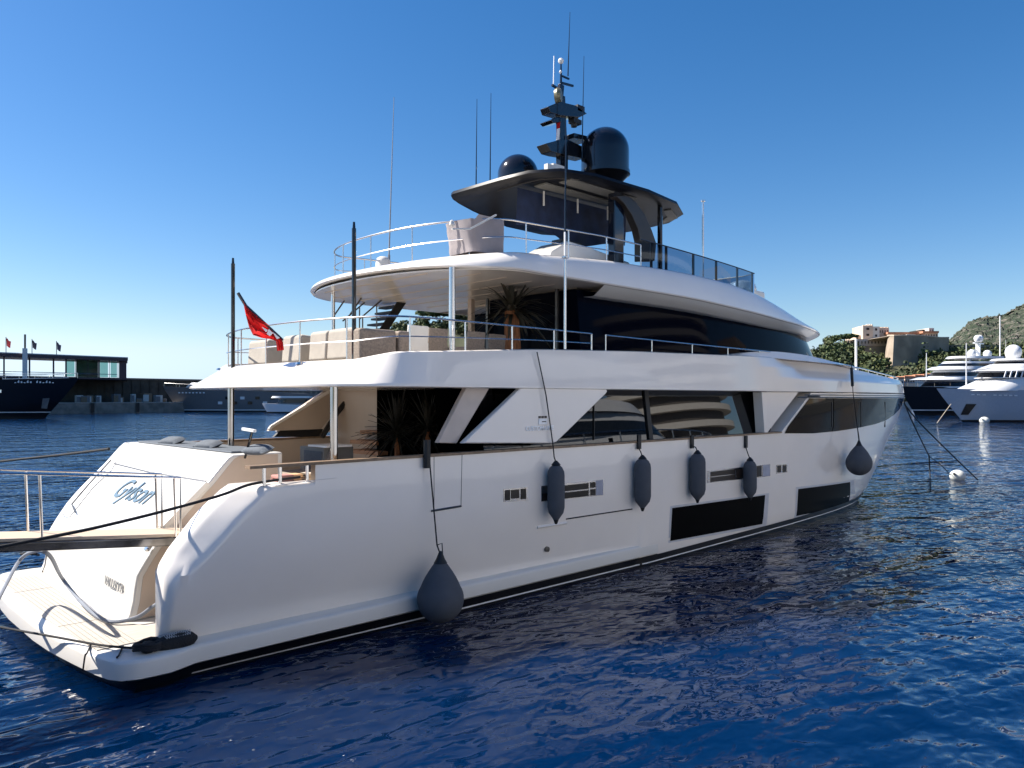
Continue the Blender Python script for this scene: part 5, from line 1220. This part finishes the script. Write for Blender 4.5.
# fortress and palace
FORT = mat('fortress_stone', (.32, .26, .20), .95, var=.25, scale=.12, bump=.5, bscale=.4)
PAL = mat('palace_stone', (.58, .46, .36), .9, var=.12, scale=.15)
PALW = mat('palace_white', (.66, .62, .56), .9); ROOF = mat('terracotta_roof', (.42, .20, .12), .9, var=.2, scale=.5)
DK = mat('dark_opening', (.03, .025, .02), .8)
def bx(mb, px0, px1, y0, y1, D, th):
    """box whose front face covers px0..px1, y0 (top)..y1 at depth D"""
    a, b_, c, d = PD(px0, y1, D), PD(px1, y1, D), PD(px1, y0, D), PD(px0, y0, D); mb.prism([a, b_, c, d], DV*th); return mb
g = thing('fortress', 'grey stone bastion with a rounded corner beneath the palace', 'fortress', PD(900, 372, 430))
mb = MB(); rows = []
base = [(887.5, 18, 0), (888, 8, .2), (890, 3, .4), (894, 0, .6), (905, 0, 1), (918, 6, 1), (940, 12, 1), (949, 14, 1)]
for k, y in enumerate((336, 339, 350, 360, 378)):
    row = []
    for px, dd, f in base:
        fl = (y-336)*.13*(1-f); row.append(PD(px-fl, y + (2 if px > 935 and k == 0 else 0), 405+dd))
    rows.append(row)
mb.grid(rows); top = rows[0]; mb.grid([top, [p+DV*40 for p in top]]); mb.build('bastion_wall', FORT, g, sharp=60)
mb = MB(); P = [p+Vector((0, 0, .3)) for p in top]; mb.tube(P, .35, 5); mb.build('cordon', PAL, g)
g = thing('palace', 'pale stone palace with square crenellated towers on the rock', 'palace', PD(875, 345, 445))
def pal(px0, px1, y0, y1, m, nm, th=14, D=440, win=None, cren=False):
    mb = MB(); bx(mb, px0, px1, y0, y1, D, th); o = mb.build(nm, m, g)
    if cren:
        k = max(2, int((px1-px0)/1.4))
        mb = MB()
        for i in range(k): a = lerp(px0, px1, (i+.15)/k); b_ = lerp(px0, px1, (i+.65)/k); bx(mb, a, b_, y0-1.0, y0, D, 1.2)
        mb.build('crenellation', m, o)
    if win:
        nx, ny = win
        for i in range(nx):
            for j in range(ny):
                a = lerp(px0, px1, (i+.35)/nx); y_ = lerp(y0, y1, (j+.3)/ny)
                mb = MB(); bx(mb, a, a+max(.5, (px1-px0)/nx*.28), y_, y_+max(.9, (y1-y0)/ny*.35), D-.15, .1); mb.build('window', DK, o)
    return o
pal(856, 866, 335, 352, PAL, 'wing', win=(3, 3)); pal(863, 873, 326, 350, PAL, 'tower', D=437, cren=True, win=(1, 4)); pal(866.5, 873, 325, 350, PALW, 'tower', D=441, cren=True)
pal(873, 879.5, 326.5, 345, PALW, 'tower', D=438, win=(1, 3)); pal(879, 889, 328, 350, PAL, 'tower', D=440, cren=True, win=(4, 3)); pal(857, 887, 339, 370, FORT, 'terrace_wall', D=434); pal(857, 887, 339, 346, PAL, 'arcade_wing', D=433.5, th=5, win=(9, 1))
pal(889, 922, 333.5, 337, PAL, 'long_wing', D=436, win=(10, 1)); 
mb = MB(); bx(mb, 888, 924, 332, 334, 435, 16); mb.build('roof', ROOF, g)
pal(907, 915, 334.5, 338, PALW, 'chapel', D=430); pal(925, 938, 332, 340, PAL, 'east_wing', D=432, win=(5, 1)); 
mb = MB(); bx(mb, 923, 939, 331, 333, 431, 14); mb.build('roof', ROOF, g)
pal(929, 934, 328, 333, PALW, 'belvedere', D=438, win=(2, 1)); pal(922, 925, 329.5, 334, DK, 'chimney', D=436)
# low houses on the port
hn = 0
for px0, px1, y0, y1, m, rf, lab in ((905, 915, 376, 388, PAL, ROOF, 'low pinkish port house with a terracotta roof nearest our bow'), (915.5, 924, 375, 388, PALW, ROOF, 'low cream port house with an orange roof in the middle of the row'), (924.5, 937, 374, 388, PAL, ROOF, 'low ochre port house behind the short white mast'), (893, 904, 377, 390, PALW, ROOF, 'small cream port building partly behind the bow rail'), (937.5, 952, 373, 388, PALW, ROOF, 'long pale port house behind the black yacht bow deck')):
    D = 326-hn*.5; hn += 1
    g = thing('port_house', lab, 'house', PD((px0+px1)/2, 397, D), 'low houses along the port')
    mb = MB(); bx(mb, px0, px1, y0+1.5, 397, D, 8); mb.build('wall', m, g)
    mb = MB(); bx(mb, px0-.3, px1+.3, y0, y0+1.7, D-.6, 9.5); mb.build('roof', rf, g)
    for i in range(4): a = lerp(px0, px1, (i+.3)/4); mb = MB(); bx(mb, a, a+.9, y0+4, y0+6, D-.2, .1); mb.build('window', DK, g)
mb = MB(); bx(mb, 940, 1060, 345, 362, 425, 4); tag(mb.build('retaining_wall', mat('ochre_wall', (.22, .19, .14), .95, var=.2, scale=.1)), 'long ochre retaining wall on the slope behind the domes', 'wall')

# =================================================================== BEHIND THE CAMERA (seen in the glass)
mb = MB(); mb.prism([(-60, -200, -1), (-5.2, -200, -1), (-5.2, 40, -1), (-60, 40, -1)], (0, 0, 3.2)); tag(mb.build('quay', CONC), kind='structure')
g, W, hb = yacht_at('motor_yacht', 'white motor yacht berthed parallel to starboard, mirrored in the dark glass', (48, -22.5), (1, 0), 50, 4.6, 5.4, 4.8, WHTH, 3.5, [(7, 46, 4.8, 7.2, 4.2, 3, WHTH, (.45, .8)), (10, 48, 7.2, 7.9, 4.5, 1, WHTH, None), (14, 42, 7.9, 10.2, 3.7, 2, WHTH, (.3, .75)), (13, 43, 10.2, 10.8, 4.0, 1, WHTH, None)])  # mirrored neighbour, enlarged and set near to bounce sunlight onto our hull
g = thing('apartment_building', 'curved balcony apartment block behind the berth, mirrored in the dark glass', 'building', (122, -76, 0))
mb = MB(); C_ = Vector((122, -76, 0))
prof = []
for i in range(25):
    a = math.pi*i/24; prof.append(C_+Vector((16*math.cos(a), 9*math.sin(a), 0)))
mb.prism([p for p in prof], (0, 0, 33)); mb.build('wall', mat('dark_facade', (.10, .09, .08), .7), g)
for k in range(10):
    mb = MB(); mb.prism([C_+(p-C_)*1.14+Vector((0, 0, 3.2*k+2.6)) for p in prof], (0, 0, 1.15)); mb.build('balcony', mat('balcony_cream', (.62, .58, .52), .7), g)
for i in range(16):
    bxx = [-30+24*i, -78-((i*37) % 30), 0]; h_ = 16+((i*53) % 24)
    if 95 < bxx[0] < 150: bxx[1] -= 45
    g = thing('apartment_building', ['tall cream', 'ochre', 'low white', 'pink'][i % 4]+' apartment block %s on the shore behind the berth' % ['standing first', 'standing second', 'standing third', 'standing fourth', 'standing fifth', 'standing sixth', 'standing seventh', 'standing eighth', 'standing ninth', 'standing tenth', 'standing eleventh', 'standing twelfth', 'standing thirteenth', 'standing fourteenth', 'standing fifteenth', 'standing sixteenth'][i], 'building', bxx, 'apartment blocks behind the berth')
    mb = MB(); mb.box((bxx[0], bxx[1], h_/2), (17, 14, h_)); mb.build('wall', mat(['f_cream', 'f_ochre', 'f_white', 'f_pink'][i % 4], [(.48, .42, .34), (.42, .32, .2), (.55, .54, .5), (.45, .33, .28)][i % 4], .85), g)
    for k in range(int(h_/3)-1): mb = MB(); mb.box((bxx[0], bxx[1]+7.02, 3*k+4), (15, .1, 1.4)); mb.build('window_row', DGL, g)
mb = MB(); rows = []
for j in range(14):
    rows.append([Vector((x, -175-j*45, max(0, 150*smooth(j/13)*(.8+.3*math.sin(x*.011+1)))+3*math.sin(x*.1+j*2))) for x in range(-500, 900, 20)])
mb.grid(rows); tag(mb.build('hill', ROCKG, sharp=90), kind='structure')
mb = MB(); mb.prism([(-60, -400, -1), (900, -400, -1), (900, -60, -1), (-60, -60, -1)], (0, 0, 3.0)); tag(mb.build('quay', mat('asphalt', (.10, .10, .10), .9)), kind='structure')
